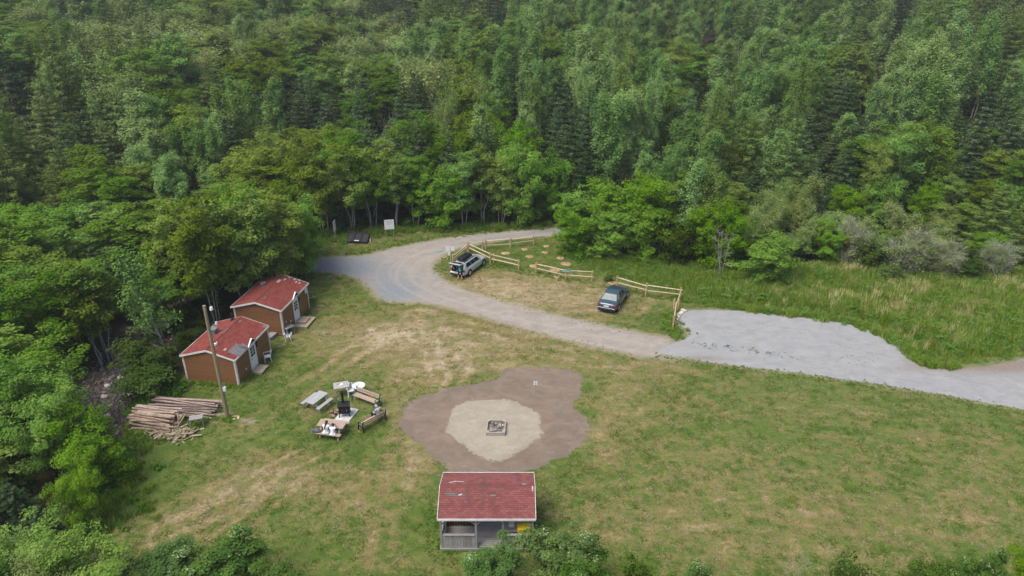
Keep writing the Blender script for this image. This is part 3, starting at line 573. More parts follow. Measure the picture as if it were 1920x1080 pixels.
EXPL = [  # kind, base pixel x, y, top pixel row, crown radius, lod, label
    ('alder', 572, 522, 372, 2.4, 'hi', 'leafy green tree at the right end of the row behind the cabins'),
    ('birch', 522, 545, 358, 2.7, 'hi', 'full birch directly behind the roof of the farther cabin'),
    ('birch', 462, 572, 362, 2.6, 'hi', 'birch rising behind the gap between the two red-roofed cabins'),
    ('birch', 408, 600, 372, 2.7, 'hi', 'tall olive birch behind the left half of the nearer cabin'),
    ('alder', 480, 530, 345, 2.6, 'hi', 'rounded green tree in the second row behind the farther cabin'),
    ('birch', 350, 590, 388, 2.5, 'hi', 'birch behind the pale young aspen and left of the nearer cabin roof'),
    ('sapling', 316, 675, 466, 2.3, 'hi', 'pale young aspen with a forked light trunk standing left of the nearer cabin'),
    ('brush', 292, 722, 655, 1.9, 'hi', 'dense dark bush against the left side of the nearer cabin'),
    ('brush', 272, 745, 680, 1.8, 'hi', 'dark green bush above the log piles at the stream bank'),
    ('brush', 285, 698, 620, 2.0, 'hi', 'bush on the stream bank below the pale young aspen'),
    ('stem', 190, 674, 480, 2.4, 'hi', 'birch with a bare white trunk at the far end of the stony stream bed'),
    ('stem', 206, 660, 470, 2.5, 'hi', 'taller white-trunked birch beside the dark end of the stream bed'),
    ('birch', 120, 690, 520, 2.6, 'hi', 'round olive tree on the left bank of the stream bed'),
    ('birch', 40, 690, 510, 2.8, 'hi', 'broad olive tree at the left picture edge above the bright green tree'),
    ('alder', 92, 800, 622, 3.0, 'near', 'big bright green rounded tree on the left bank opposite the log piles'),
    ('alder', 20, 860, 640, 2.9, 'near', 'bright green tree cut by the left picture edge below the middle'),
    ('alder', 118, 880, 700, 2.3, 'near', 'green tree with its foot in shade left of the round lawn-edge tree'),
    ('alder', 196, 905, 760, 2.5, 'near', 'spreading yellow-green tree at the lawn edge in front of the long log pile'),
    ('alder', 160, 988, 842, 1.5, 'near', 'slim fresh green sapling below the spreading lawn-edge tree'),
    ('spruce', 36, 985, 902, 1.5, 'near', 'small blue-green spruce at the lower left picture edge'),
    ('spruce', 80, 990, 925, 1.1, 'near', 'little dark spruce just right of the small blue-green spruce'),
    ('willow', 10, 1120, 960, 2.0, 'near', 'grey-green willow in the bottom left corner'),
    ('alder', 96, 1160, 960, 2.3, 'near', 'green alder at the bottom left, its lower half out of the frame'),
    ('dead', 75, 1110, 1000, 1.5, 'hi', 'bare bleached dead bush at the bottom left corner'),
    ('alder', 205, 1190, 1000, 2.1, 'near', 'yellow-green tree at the bottom edge right of the bare dead bush'),
    ('willow', 150, 1200, 1010, 1.8, 'near', 'olive willow crown among the trees at the bottom left'),
    ('rowan', 300, 1150, 1048, 1.9, 'near', 'rowan with cream flower heads at the bottom edge, leftmost of the flowering ones'),
    ('rowan', 430, 1140, 1026, 2.1, 'near', 'taller rowan with cream flower heads at the bottom edge left of the pavilion'),
    ('rowan', 525, 1170, 1060, 1.7, 'near', 'low rowan crown at the bottom edge, nearest on the left of the pavilion'),
    ('rowan', 1040, 1116, 990, 2.1, 'near', 'large flowering rowan in front of the pavilion, hiding its right half'),
    ('rowan', 925, 1118, 1000, 1.7, 'near', 'flowering rowan at the bottom edge, left neighbour of the large pavilion rowan'),
    ('rowan', 1080, 1150, 1025, 1.9, 'near', 'flowering rowan at the bottom edge right of the large one in front of the pavilion'),
    ('rowan', 1215, 1180, 1066, 1.2, 'near', 'low shrub top at the bottom edge, first to the right of the pavilion rowans'),
    ('rowan', 1320, 1180, 1066, 1.1, 'near', 'low shrub top at the bottom edge left of the bare twigs'),
    ('dead', 1472, 1120, 1042, .9, 'hi', 'bare grey twigs poking up at the bottom edge of the lawn'),
    ('brush', 1590, 1180, 1066, 1.2, 'hi', 'dark low shrub top at the bottom edge right of the bare twigs'),
    ('rowan', 1700, 1180, 1064, 1.2, 'near', 'pale-tipped shrub at the bottom edge towards the right corner'),
    ('rowan', 1800, 1170, 1054, 1.3, 'near', 'second pale-tipped shrub from the bottom right corner'),
    ('alder', 1905, 1160, 1046, 1.3, 'near', 'green shrub in the bottom right corner'),
    # tree wall behind the road
    ('birch', 612, 440, 262, 2.6, 'hi', 'birch behind the edge-on white sign'),
    ('spruce', 640, 420, 300, 2.0, 'hi', 'dark spruce above the black three-bay bin'),
    ('stem', 660, 432, 292, 2.4, 'hi', 'birch with pale stems above the black three-bay bin'),
    ('stem', 700, 428, 284, 2.3, 'hi', 'birch with pale stems just left of the large white sign'),
    ('stem', 742, 426, 290, 2.3, 'hi', 'white-stemmed birch right behind the large white sign'),
    ('birch', 780, 424, 300, 2.1, 'hi', 'thin birch to the right of the large white sign'),
    ('alder', 828, 426, 312, 2.9, 'hi', 'bright green tree bulging out of the trees above the road'),
    ('birch', 868, 424, 288, 2.2, 'hi', 'birch between two bright green trees above the road'),
    ('stem', 905, 422, 282, 2.3, 'hi', 'olive birch with leaning white stems above the road bend'),
    ('birch', 938, 420, 292, 2.2, 'hi', 'olive birch above the straight end of the road'),
    ('alder', 985, 420, 270, 3.0, 'hi', 'large bright green tree where the road leaves the clearing'),
    ('alder', 1030, 412, 290, 2.5, 'hi', 'bright green tree above the end of the visible road'),
    ('alder', 955, 395, 262, 2.8, 'hi', 'bright green crown in the second row above the road end'),
    ('spruce', 705, 388, 205, 2.5, 'hi', 'dark layered spruce above the large white sign'),
    ('spruce', 790, 385, 212, 3.0, 'hi', 'broad blue-green spruce in the second row above the road'),
    ('aspen', 905, 385, 195, 2.6, 'hi', 'pale grey-green aspen behind the white-stemmed birches'),
    ('willow', 835, 350, 150, 1.9, 'hi', 'cream-flecked tree rising behind the broad blue-green spruce'),
    # bush island right of the road
    ('alder', 1078, 478, 386, 2.4, 'hi', 'left foot of the bright green thicket, beside the road'),
    ('alder', 1100, 452, 356, 2.9, 'hi', 'bright green bush at the upper left of the thicket by the road'),
    ('alder', 1140, 486, 392, 2.8, 'hi', 'bright green bush at the front middle of the thicket'),
    ('alder', 1150, 460, 339, 3.4, 'hi', 'rounded bright green top of the thicket'),
    ('alder', 1205, 465, 332, 3.4, 'hi', 'highest bright green crown of the thicket'),
    ('alder', 1205, 492, 389, 2.6, 'hi', 'bright green bush at the front right of the thicket'),
    ('brush', 1258, 496, 405, 2.4, 'hi', 'dark shrub between the bright thicket and the taller pale trees'),
    ('aspen', 1285, 478, 300, 2.0, 'hi', 'yellow-green young aspen right of the bright thicket'),
    ('aspen', 1320, 485, 318, 1.9, 'hi', 'second yellow-green young aspen right of the bright thicket'),
    ('birch', 1262, 470, 335, 2.2, 'hi', 'green tree squeezed between the bright thicket and the young aspens'),
    ('alder', 1325, 505, 378, 2.3, 'hi', 'green bush with grey stems at the edge of the tall grass'),
    ('alder', 1372, 508, 398, 2.0, 'hi', 'green bush right of the grey-stemmed one at the tall grass'),
    ('willow', 1408, 490, 368, 2.1, 'hi', 'pale grey-leaved willow above the round bush by the tall grass'),
    ('alder', 1438, 532, 446, 2.7, 'hi', 'round bright bush standing out into the tall grass'),
    ('dead', 1350, 520, 425, 1.6, 'hi', 'bare branched small tree at the edge of the tall grass'),
    ('willow', 1500, 470, 392, 2.2, 'hi', 'grey-green willow bush behind the round bright bush'),
    ('alder', 1545, 490, 420, 2.0, 'hi', 'green shrub right of the round bright bush'),
    ('willow', 1590, 480, 402, 1.9, 'hi', 'round grey willow bush at the back of the meadow'),
    ('willow', 1682, 460, 385, 2.3, 'hi', 'tall grey willow behind the silvery bare bush'),
    ('greybush', 1690, 516, 432, 2.6, 'hi', 'silvery bare bush at the back edge of the meadow'),
    ('brush', 1660, 524, 492, 1.6, 'hi', 'green shrub in front of the silvery bare bush'),
    ('brush', 1630, 500, 440, 2.0, 'hi', 'low green shrub left of the silvery bare bush'),
    ('greybush', 1768, 518, 458, 2.0, 'hi', 'lower bare grey bush right of the silvery one'),
    ('brush', 1805, 520, 486, 1.5, 'hi', 'small dark shrub between the bare bushes at the right'),
    ('greybush', 1856, 520, 450, 2.1, 'hi', 'bare grey bush below the big larch at the right'),
    ('greybush', 1590, 500, 412, 1.8, 'hi', 'bare grey bush at the back of the meadow, below the blue-green spruce'),
    ('willow', 1640, 498, 428, 1.8, 'hi', 'soft grey-green willow bush left of the silvery bare bush'),
    ('larch', 1850, 478, 338, 3.3, 'hi', 'big spreading yellow-green larch near the right picture edge'),
    ('larch', 1925, 470, 350, 2.8, 'hi', 'larch cut by the right picture edge'),
    ('birch', 1665, 412, 236, 2.6, 'hi', 'left half of the birch clump with white stems at the right'),
    ('stem', 1715, 410, 232, 2.8, 'hi', 'broad birch clump with several white stems at the right'),
    ('birch', 1620, 415, 272, 1.7, 'hi', 'narrow olive birch left of the white-stemmed clump'),
    ('birch', 1752, 425, 330, 1.7, 'hi', 'small birch right of the white-stemmed clump'),
    ('spruce', 1568, 412, 250, 2.3, 'hi', 'blue-green spruce left of the narrow olive birch'),
    ('larch', 1470, 400, 215, 3.2, 'hi', 'wide feathery larch above the grey willows'),
    ('aspen', 1322, 345, 152, 1.7, 'hi', 'aspen with a bare pale trunk standing free of its neighbours'),
    ('spruce', 1848, 330, 118, 2.6, 'lo', 'dark pointed spruce towering at the upper right'),
    ('aspen', 1478, 340, 115, 2.0, 'hi', 'tallest pale aspen right of the upper middle'),
    ('aspen', 1085, 320, 112, 1.7, 'hi', 'tall pale aspen, leftmost of the bright aspen group'),
    ('aspen', 1110, 330, 150, 1.5, 'hi', 'pale aspen in front of the bright aspen group'),
    ('aspen', 1160, 325, 120, 1.8, 'hi', 'tall pale aspen in the middle of the bright aspen group'),
    ('aspen', 1215, 335, 135, 1.6, 'hi', 'tall pale aspen, rightmost of the bright aspen group'),
    ('aspen', 1000, 300, 150, 1.9, 'hi', 'pale aspen standing out left of the bright aspen group'),
]
for k, bx, by, ty, r, lod, lab in EXPL:
    p = at(bx, by); h = hpix(p.y, ty)
    plant(k, p.x, p.y, max(h, .8) * ((1.12 if bx > 1150 else .87) if by > 1080 else 1), r, lab, lod=lod)
EX = np.array([(a, b, c) for a, b, c in planted])

ANCH = """30,40,birch;120,30,aspen;250,20,larch;400,30,birch;500,40,aspen;350,90,willow;200,90,willow;100,110,aspen;260,110,aspen;520,60,willow;700,80,willow;750,60,willow;600,120,birch;300,150,birch;
230,160,larch;60,170,larch;100,200,larch;20,150,dead;150,250,spruce;90,330,larch;30,290,larch;180,190,larch;250,230,larch;300,140,larch;450,130,birch;400,180,larch;330,150,birch;550,190,spruce;640,150,alder;
420,110,willow;270,270,aspen;400,240,aspen;500,230,aspen;560,260,birch;610,280,birch;480,300,birch;170,320,birch;220,350,birch;320,330,aspen;380,300,aspen;420,360,birch;500,400,birch;450,430,birch;570,390,alder;
360,430,birch;250,400,birch;80,400,alder;150,440,spruce;60,480,birch;40,560,birch;200,480,birch;100,650,alder;50,680,alder;70,780,alder;180,820,alder;150,900,alder;30,940,spruce;700,220,spruce;790,240,spruce;
650,340,birch;720,350,birch;830,370,alder;900,330,birch;960,300,alder;1000,330,alder;860,280,birch;890,200,birch;940,210,aspen;830,190,willow;720,130,birch;780,110,aspen;880,120,alder;900,150,aspen;
1000,190,aspen;980,130,spruce;1060,150,aspen;1100,200,aspen;1160,180,aspen;1130,120,aspen;1040,100,birch;1250,180,aspen;1200,220,aspen;1180,270,aspen;1080,260,spruce;1050,200,spruce;1150,290,spruce;1260,120,birch;1000,60,aspen;
1100,70,aspen;800,30,larch;760,10,spruce;850,10,larch;930,20,spruce;1000,20,larch;1280,60,aspen;1350,90,aspen;1450,30,aspen;1400,200,aspen;1470,180,aspen;1480,130,aspen;1440,240,aspen;1330,200,aspen;1380,280,larch;
1460,280,larch;1300,180,spruce;1310,340,aspen;1260,330,aspen;1600,110,larch;1540,130,birch;1580,180,spruce;1640,180,aspen;1700,170,aspen;1760,200,aspen;1700,270,birch;1620,330,birch;1580,290,spruce;1560,320,spruce;
1750,340,birch;1800,240,spruce;1860,170,spruce;1850,80,larch;1750,50,larch;1680,30,spruce;1650,60,aspen;1600,30,larch;1550,100,aspen;1700,100,aspen;1800,120,aspen;1870,230,spruce;1900,150,aspen;1850,380,larch;1900,320,dead;
1650,390,willow;1500,420,willow;1430,390,willow;1380,390,alder;1520,230,spruce;1500,250,spruce;1420,330,spruce;1250,250,spruce;560,100,birch;660,200,spruce;350,230,birch"""
ANCH = [a.split(',') for a in ANCH.replace('\n', '').split(';')]; AP = np.array([[float(a[0]), float(a[1])] for a in ANCH]); AK = [a[2] for a in ANCH]
def hexgrid(s, x0, x1, y0, y1, j=.36):
    nx, ny = int((x1 - x0) / s), int((y1 - y0) / (s * .87)); i, k = np.meshgrid(np.arange(nx), np.arange(ny))
    x = x0 + (i + .5 * (k % 2)) * s + rng.uniform(-j, j, i.shape) * s; y = y0 + k * s * .87 + rng.uniform(-j, j, i.shape) * s
    return x.ravel(), y.ravel()
def cands(s, d0, d1):
    x, y = hexgrid(s, -420, 420, 14, 560)
    d = np.hypot(x, y); k = (d >= d0) & (d < d1) & (np.abs(x) < y * .80 + 16); x, y = x[k], y[k]
    k = (sdist(CLEAR, x, y) > 1.3) & (dline(STREAM, x, y) > np.where(y > 51, .8, 3.4)); return x[k], y[k]
n1x, n1y = cands(4.4, 0, 100); n2x, n2y = cands(5.7, 100, 150); n3x, n3y = cands(6.6, 150, 340)
cx = np.concatenate([n1x, n2x, n3x]); cy_ = np.concatenate([n1y, n2y, n3y]); cz = zt(cx, cy_)
kp = np.ones(len(cx), bool)
for a, b, c in EX: kp &= np.hypot(cx - a, cy_ - b) > max(1.6, c * .8)
kp &= ~((cy_ < 27) & (cx > -22)); kp &= ~((cy_ < 22))
cx, cy_, cz = cx[kp], cy_[kp], cz[kp]
px, py = pj(cx, cy_, cz + 6.5)
nx_, ny_ = rng.normal(size=(2, len(cx))) * 17
near = np.argmin((px[:, None] + nx_[:, None] - AP[:, 0]) ** 2 + ((py[:, None] + ny_[:, None] - AP[:, 1]) * 1.25) ** 2, 1)
order = np.argsort(np.hypot(cx, cy_)); cnt = {}; far = []; IND = []
KN = dict(birch='olive-green birch', aspen='pale aspen', spruce='dark spruce', larch='feathery larch', willow='grey-leaved willow', alder='bright alder', dead='bare dead')
REF = dict(birch=(8.8, 3.1), aspen=(10.6, 2.35), spruce=(9.4, 2.6), larch=(9.8, 3.3), willow=(8.4, 3.9), alder=(7.4, 3.1), dead=(7, 1.6))
for i in order:
    x, y = float(cx[i]), float(cy_[i]); d = math.hypot(x, y); k = AK[near[i]]; u = random.random()
    if random.random() < .07: k = random.choice(['birch', 'aspen', 'spruce', 'birch', 'larch', 'willow'])
    if k == 'dead' and random.random() < .8: k = 'birch'
    if d > 125 and k == 'alder': k = 'birch'
    h, r = REF[k]; q = .74 + .5 * u; q = .66 + .62 * u; h *= q * (1 + .12 * math.sin(x * .09 + 1.3) + .10 * math.sin(y * .07)); r *= (.85 + .3 * random.random()) * q ** .4
    gf = min(1, max(0, (d - 95) / 75)); r *= 1 + .42 * gf * (.5 if k in ('aspen', 'spruce') else 1); h *= 1 + .12 * gf
    if 12 < x < 60 and 60 < y < 82 + (x - 12) * .0:           # low shrubs between the meadow and the tall forest
        k = random.choice(['willow', 'alder', 'birch', 'willow']) if y < 77 else k; h = min(h, 3.4 + max(0, y - 68) * .35); r = min(r, 2.0)
    if x < -22 and y < 60: h = min(h, 6.5 + max(0, y - 42) * .2)
    if x < -20 and y < 34: h = min(h, 4.2); r = min(r, 2.0)
    a = math.degrees(math.atan2(x, y)); vis = abs(a) < 41
    if d < 470 and vis and k != 'x' and cnt.get(k, 0) < 290 and d < 200:
        cnt[k] = cnt.get(k, 0) + 1; qx, qy = pj(x, y, float(cz[i]) + h * .6)
        cols = ['hard against the left edge', 'near the left edge', 'above the bottom-left tree', 'above the stream bed', 'above the nearer cabin', 'above the farther cabin', 'above the black bin', 'above the large white sign',
                'above the silver wagon', 'above the road fence', 'above the fence corner', 'above the bright thicket', 'above the young aspens', 'above the round bush', 'above the grey bushes', 'above the silvery bare bush', 'above the big larch', 'near the right edge', 'hard against the right edge']
        rows = ['in the topmost row', 'just under the topmost row', 'high in the forest', 'in the upper forest', 'in the middle forest', 'lower in the forest', 'in the front rows', 'at the lower left']
        colw = cols[int(min(18, max(0, qx // 101)))]; roww = rows[int(np.searchsorted([28, 65, 110, 160, 220, 290, 480], qy))]
        sz_ = ('tall' if h > REF[k][0] * 1.08 else 'short' if h < REF[k][0] * .84 else 'middling') + ('' if r < REF[k][1] * .97 else ' broad')
        lab = f'{sz_} {KN[k]} {roww}, {colw}'
        plant(k, x, y, h, r, lab, group=KN[k] + ' trees of the forest', lod='hi' if d < 100 else 'lo', seed=int(i), z=float(cz[i]))
    elif vis or d < 150:
        far.append((x, y, float(cz[i]), k if k in FAR else 'birch', h, r))
print('TREES', cnt, 'far', len(far))

def scatter(name, pts, rots, scls, idx, sources, label, cat, seed=0):
    """one object that instances the source meshes on its points (things nobody could count)"""
    me = bpy.data.meshes.new(name); me.vertices.add(len(pts)); me.vertices.foreach_set('co', np.asarray(pts, np.float32).ravel())
    for k, v in (('rot', rots), ('scl', scls)):
        a = me.attributes.new(k, 'FLOAT_VECTOR', 'POINT'); a.data.foreach_set('vector', np.asarray(v, np.float32).ravel())
    a = me.attributes.new('idx', 'INT', 'POINT'); a.data.foreach_set('value', np.asarray(idx, np.int32))
    o = link(name, me); c = bpy.data.collections.new(name + '_sources')
    for i, s in enumerate(sources):
        q = bpy.data.objects.new('%s_%02d' % (name, i), s); c.objects.link(q)
    ng = bpy.data.node_groups.new(name, 'GeometryNodeTree'); ng.interface.new_socket('Geometry', in_out='INPUT', socket_type='NodeSocketGeometry'); ng.interface.new_socket('Geometry', in_out='OUTPUT', socket_type='NodeSocketGeometry')
    n = ng.nodes; gi = n.new('NodeGroupInput'); go = n.new('NodeGroupOutput'); m2p = n.new('GeometryNodeMeshToPoints'); ip = n.new('GeometryNodeInstanceOnPoints'); ci = n.new('GeometryNodeCollectionInfo')
    ci.inputs['Collection'].default_value = c; ci.inputs['Separate Children'].default_value = True; ci.inputs['Reset Children'].default_value = True; ip.inputs['Pick Instance'].default_value = True
    def na(nm, ty):
        q = n.new('GeometryNodeInputNamedAttribute'); q.data_type = ty; q.inputs['Name'].default_value = nm; return q.outputs['Attribute']
    e2r = n.new('FunctionNodeEulerToRotation'); L = ng.links.new
    L(gi.outputs[0], m2p.inputs[0]); L(m2p.outputs[0], ip.inputs['Points']); L(ci.outputs[0], ip.inputs['Instance']); L(na('idx', 'INT'), ip.inputs['Instance Index'])
    L(na('rot', 'FLOAT_VECTOR'), e2r.inputs[0]); L(e2r.outputs[0], ip.inputs['Rotation']); L(na('scl', 'FLOAT_VECTOR'), ip.inputs['Scale']); L(ip.outputs[0], go.inputs[0])
    o.modifiers.new('scatter', 'NODES').node_group = ng
    return tag(o, label, cat, kind='stuff')
src = []; off = {}
for k in FAR: off[k] = len(src); src += FAR[k]
fa = far
scatter('distant_forest', [(a[0], a[1], a[2]) for a in fa], [(0, 0, random.uniform(0, 6.28)) for a in fa],
        [(a[5] / SPEC[a[3]][5],) * 2 + (a[4] / SPEC[a[3]][4],) for a in fa], [off[a[3]] + random.randrange(2) for a in fa], src, 'distant mixed forest reading as one green mass along the top edge', 'forest')
# undergrowth beneath and between the trees
ux, uy = hexgrid(1.9, -75, 85, 18, 135); k = (sdist(CLEAR, ux, uy) > .5) & (dline(STREAM, ux, uy) > 2.6) & (np.abs(ux) < uy * .8 + 10) & ~((uy < 26) & (ux > -24)); ux, uy = ux[k], uy[k]; uz = zt(ux, uy)
us = rng.uniform(.3, .75, len(ux))
scatter('undergrowth', np.stack([ux, uy, uz], 1), np.stack([ux * 0, ux * 0, rng.uniform(0, 6.28, len(ux))], 1), np.stack([us, us, us * rng.uniform(.5, 1, len(ux))], 1), rng.integers(0, 3, len(ux)),
        [tree_data('undergrowth_bush', broadleaf(500 + j, 2.0, 1.5, .02, 3, 700, .14, .6, .3, 6, .35, .04), M['bark_dark'], LEAF['brush'], False) for j in range(3)], 'low dark undergrowth filling the forest floor between the trunks', 'undergrowth')
# tall meadow grass
def tuft(seed, n, h, wd, spread, lean=.35):
    g = np.random.default_rng(seed); a = g.uniform(0, 6.28, n); r = spread * np.sqrt(g.uniform(size=n)); b = np.stack([np.cos(a) * r, np.sin(a) * r, np.zeros(n)], 1)
    hh = h * g.uniform(.55, 1.1, n); ld = g.uniform(0, 6.28, n); le = lean * hh * g.uniform(.2, 1, n); lv = np.stack([np.cos(ld), np.sin(ld), np.zeros(n)], 1); sd = np.stack([-np.sin(ld + g.uniform(-1, 1, n)), np.cos(ld), np.zeros(n)], 1) * wd * .5
    m1 = b + lv * (le * .35)[:, None] + np.array([0, 0, 1]) * (hh * .6)[:, None]; tp = b + lv * le[:, None] + np.array([0, 0, 1]) * hh[:, None]
    V = np.stack([b - sd, b + sd, m1 + sd * .8, m1 - sd * .8, tp], 1).reshape(-1, 3); i = np.arange(n)[:, None] * 5
    t = g.uniform(size=n)
    return V, np.concatenate([i + np.array([[0, 1, 2, 3]])]), np.concatenate([i + np.array([[3, 2, 4]])]), t
def tuft_mesh(name, seed, n, h, wd, spread, mat, lean=.35):
    V, q, t3, t = tuft(seed, n, h, wd, spread, lean); return mesh_np(name, V, [q, t3], [mat], attrs={'tint': ('FACE', 'FLOAT', np.concatenate([t, t]))})
mx_, my_ = hexgrid(.44, 0, 62, 42, 76); sd_ = sdist(MEADOW, mx_, my_); k = (sd_ < -.1) & (np.abs(mx_) < my_ * .8 + 4); mx_, my_, sd_ = mx_[k], my_[k], sd_[k]
hN = .75 + .25 * np.sin(mx_ * .45 + 1) * np.sin(my_ * .6) + .15 * np.sin(mx_ * 1.3 + my_); ms = np.clip(hN * sstep(-.2, -2.2, sd_) * .8 + .3, .25, 1.3)
drf = pixfield([(1590, 508, 50, 8, .9), (1720, 545, 60, 10, .55), (1690, 585, 45, 14, .6), (1800, 590, 60, 12, .35), (1760, 640, 60, 14, .5), (1880, 540, 50, 14, .5), (1500, 560, 120, 24, .18), (1620, 560, 90, 20, .2)], mx_, my_)
idx = np.where(rng.uniform(size=len(mx_)) < drf, 4, np.where(rng.uniform(size=len(mx_)) < .16, 3, rng.integers(0, 3, len(mx_))))
scatter('tall_grass', np.stack([mx_, my_, mx_ * 0], 1), np.stack([mx_ * 0, mx_ * 0, rng.uniform(0, 6.28, len(mx_))], 1), np.stack([ms * .9 + .2, ms * .9 + .2, ms], 1), idx,
        [tuft_mesh('tall_grass_tuft', 40 + j, 34, 1.0, .05, .36, LEAF['grass'], .45) for j in range(3)] + [mesh_np('weed_tuft', *(lambda q: (q[0], [q[1]]))(broadleaf(77, .9, .5, .02, 4, 90, .085, .6, .16, 5)[1]), [LEAF['weed']], attrs={'tint': ('FACE', 'FLOAT', np.linspace(0, 1, 90))})] +
        [tuft_mesh('seed_tuft', 60, 30, 1.05, .045, .36, LEAF['drygrass'], .4)], 'tall bright green meadow grass filling the strip beyond the gravel lot', 'grass')

# ------------------------------------------------------------ cabins
class Frame:
    """a root Empty plus conversions between world points and its local axes"""
    def __init__(s, name, label, cat, loc, rz, group=None):
        s.o = thing(name, label, cat, loc, rz, group); s.loc = Vector(loc); s.rz = rz
    def local(s, p):
        d = Vector(p) - s.loc; c, q = math.cos(s.rz), math.sin(s.rz); return Vector((d.x * c + d.y * q, -d.x * q + d.y * c, d.z))
    def world(s, p):
        c, q = math.cos(s.rz), math.sin(s.rz); return Vector((p[0] * c - p[1] * q, p[0] * q + p[1] * c, p[2])) + s.loc
def shingles(parent, p0, ux, dn, L, D, mat, exp=.15, tab=.27, seed=0, miss=()):
    """courses of tabs over a slope: p0 = top left corner, ux along the eave, dn down the slope"""
    ux, dn = Vector(ux).normalized(), Vector(dn).normalized(); nr = ux.cross(dn).normalized(); nr = nr if nr.z > 0 else -nr; g = random.Random(seed)
    nrow = int(D / exp) + 1; V = []; Fc = []; T = []
    for r in range(nrow):
        y0 = r * exp; y1 = min(D, y0 + exp + .012); o = (r % 2) * tab / 2; x = -o
        while x < L:
            a, b = max(0, x + .006), min(L, x + tab - .006); x += tab
            if b - a < .02: continue
            h0, h1 = .006, .022 + g.uniform(0, .006); n = len(V); q = y1 + g.uniform(-.006, .004)
            for (u, v, hh) in ((a, y0, h0), (b, y0, h0), (b, q, h1), (a, q, h1), (b, q, 0.001), (a, q, 0.001)): V.append(Vector(p0) + ux * u + dn * v + nr * hh)
            Fc.append((n, n + 1, n + 2, n + 3)); Fc.append((n + 3, n + 2, n + 4, n + 5)); t = g.random(); T += [t, t * .4]
    me = bpy.data.meshes.new('shingles'); me.from_pydata([tuple(v) for v in V], [], Fc); me.materials.append(mat)
    a = me.attributes.new('tint', 'FLOAT', 'FACE'); a.data.foreach_set('value', T)
    o = link('shingles', me, parent); o['kind'] = 'stuff'; return o
def m_shingle(name, a, b, stain=0):
    m, t = newmat(name); n = N(t); p = n.obj(); c = n.mix(n.attr('tint'), a, b); c = n.mix(n.math('MULTIPLY', n.step(n.noise(p, 1.3, 4, .6), .5, .75), .5), c, tuple(x * .62 for x in a))
    if stain:
        v = n.noise(n.mapv(p, (1.1, .25, .25)), 1.4, 3, .6); c = n.mix(n.math('MULTIPLY', n.step(v, .50, .72), .6), c, (.10, .050, .055))
    c = n.mix(n.math('MULTIPLY', n.step(n.noise(p, 40, 2, .7), .5, .7), .3), c, (.30, .18, .16)); n.out(c, .92, n.bump(n.noise(p, 60, 2), .3, .01), spec=.15); return m
M['shingle'] = m_shingle('red_shingles', (.160, .036, .028), (.230, .060, .044)); M['shingle2'] = m_shingle('faded_red_shingles', (.160, .050, .048), (.225, .082, .072), 1)

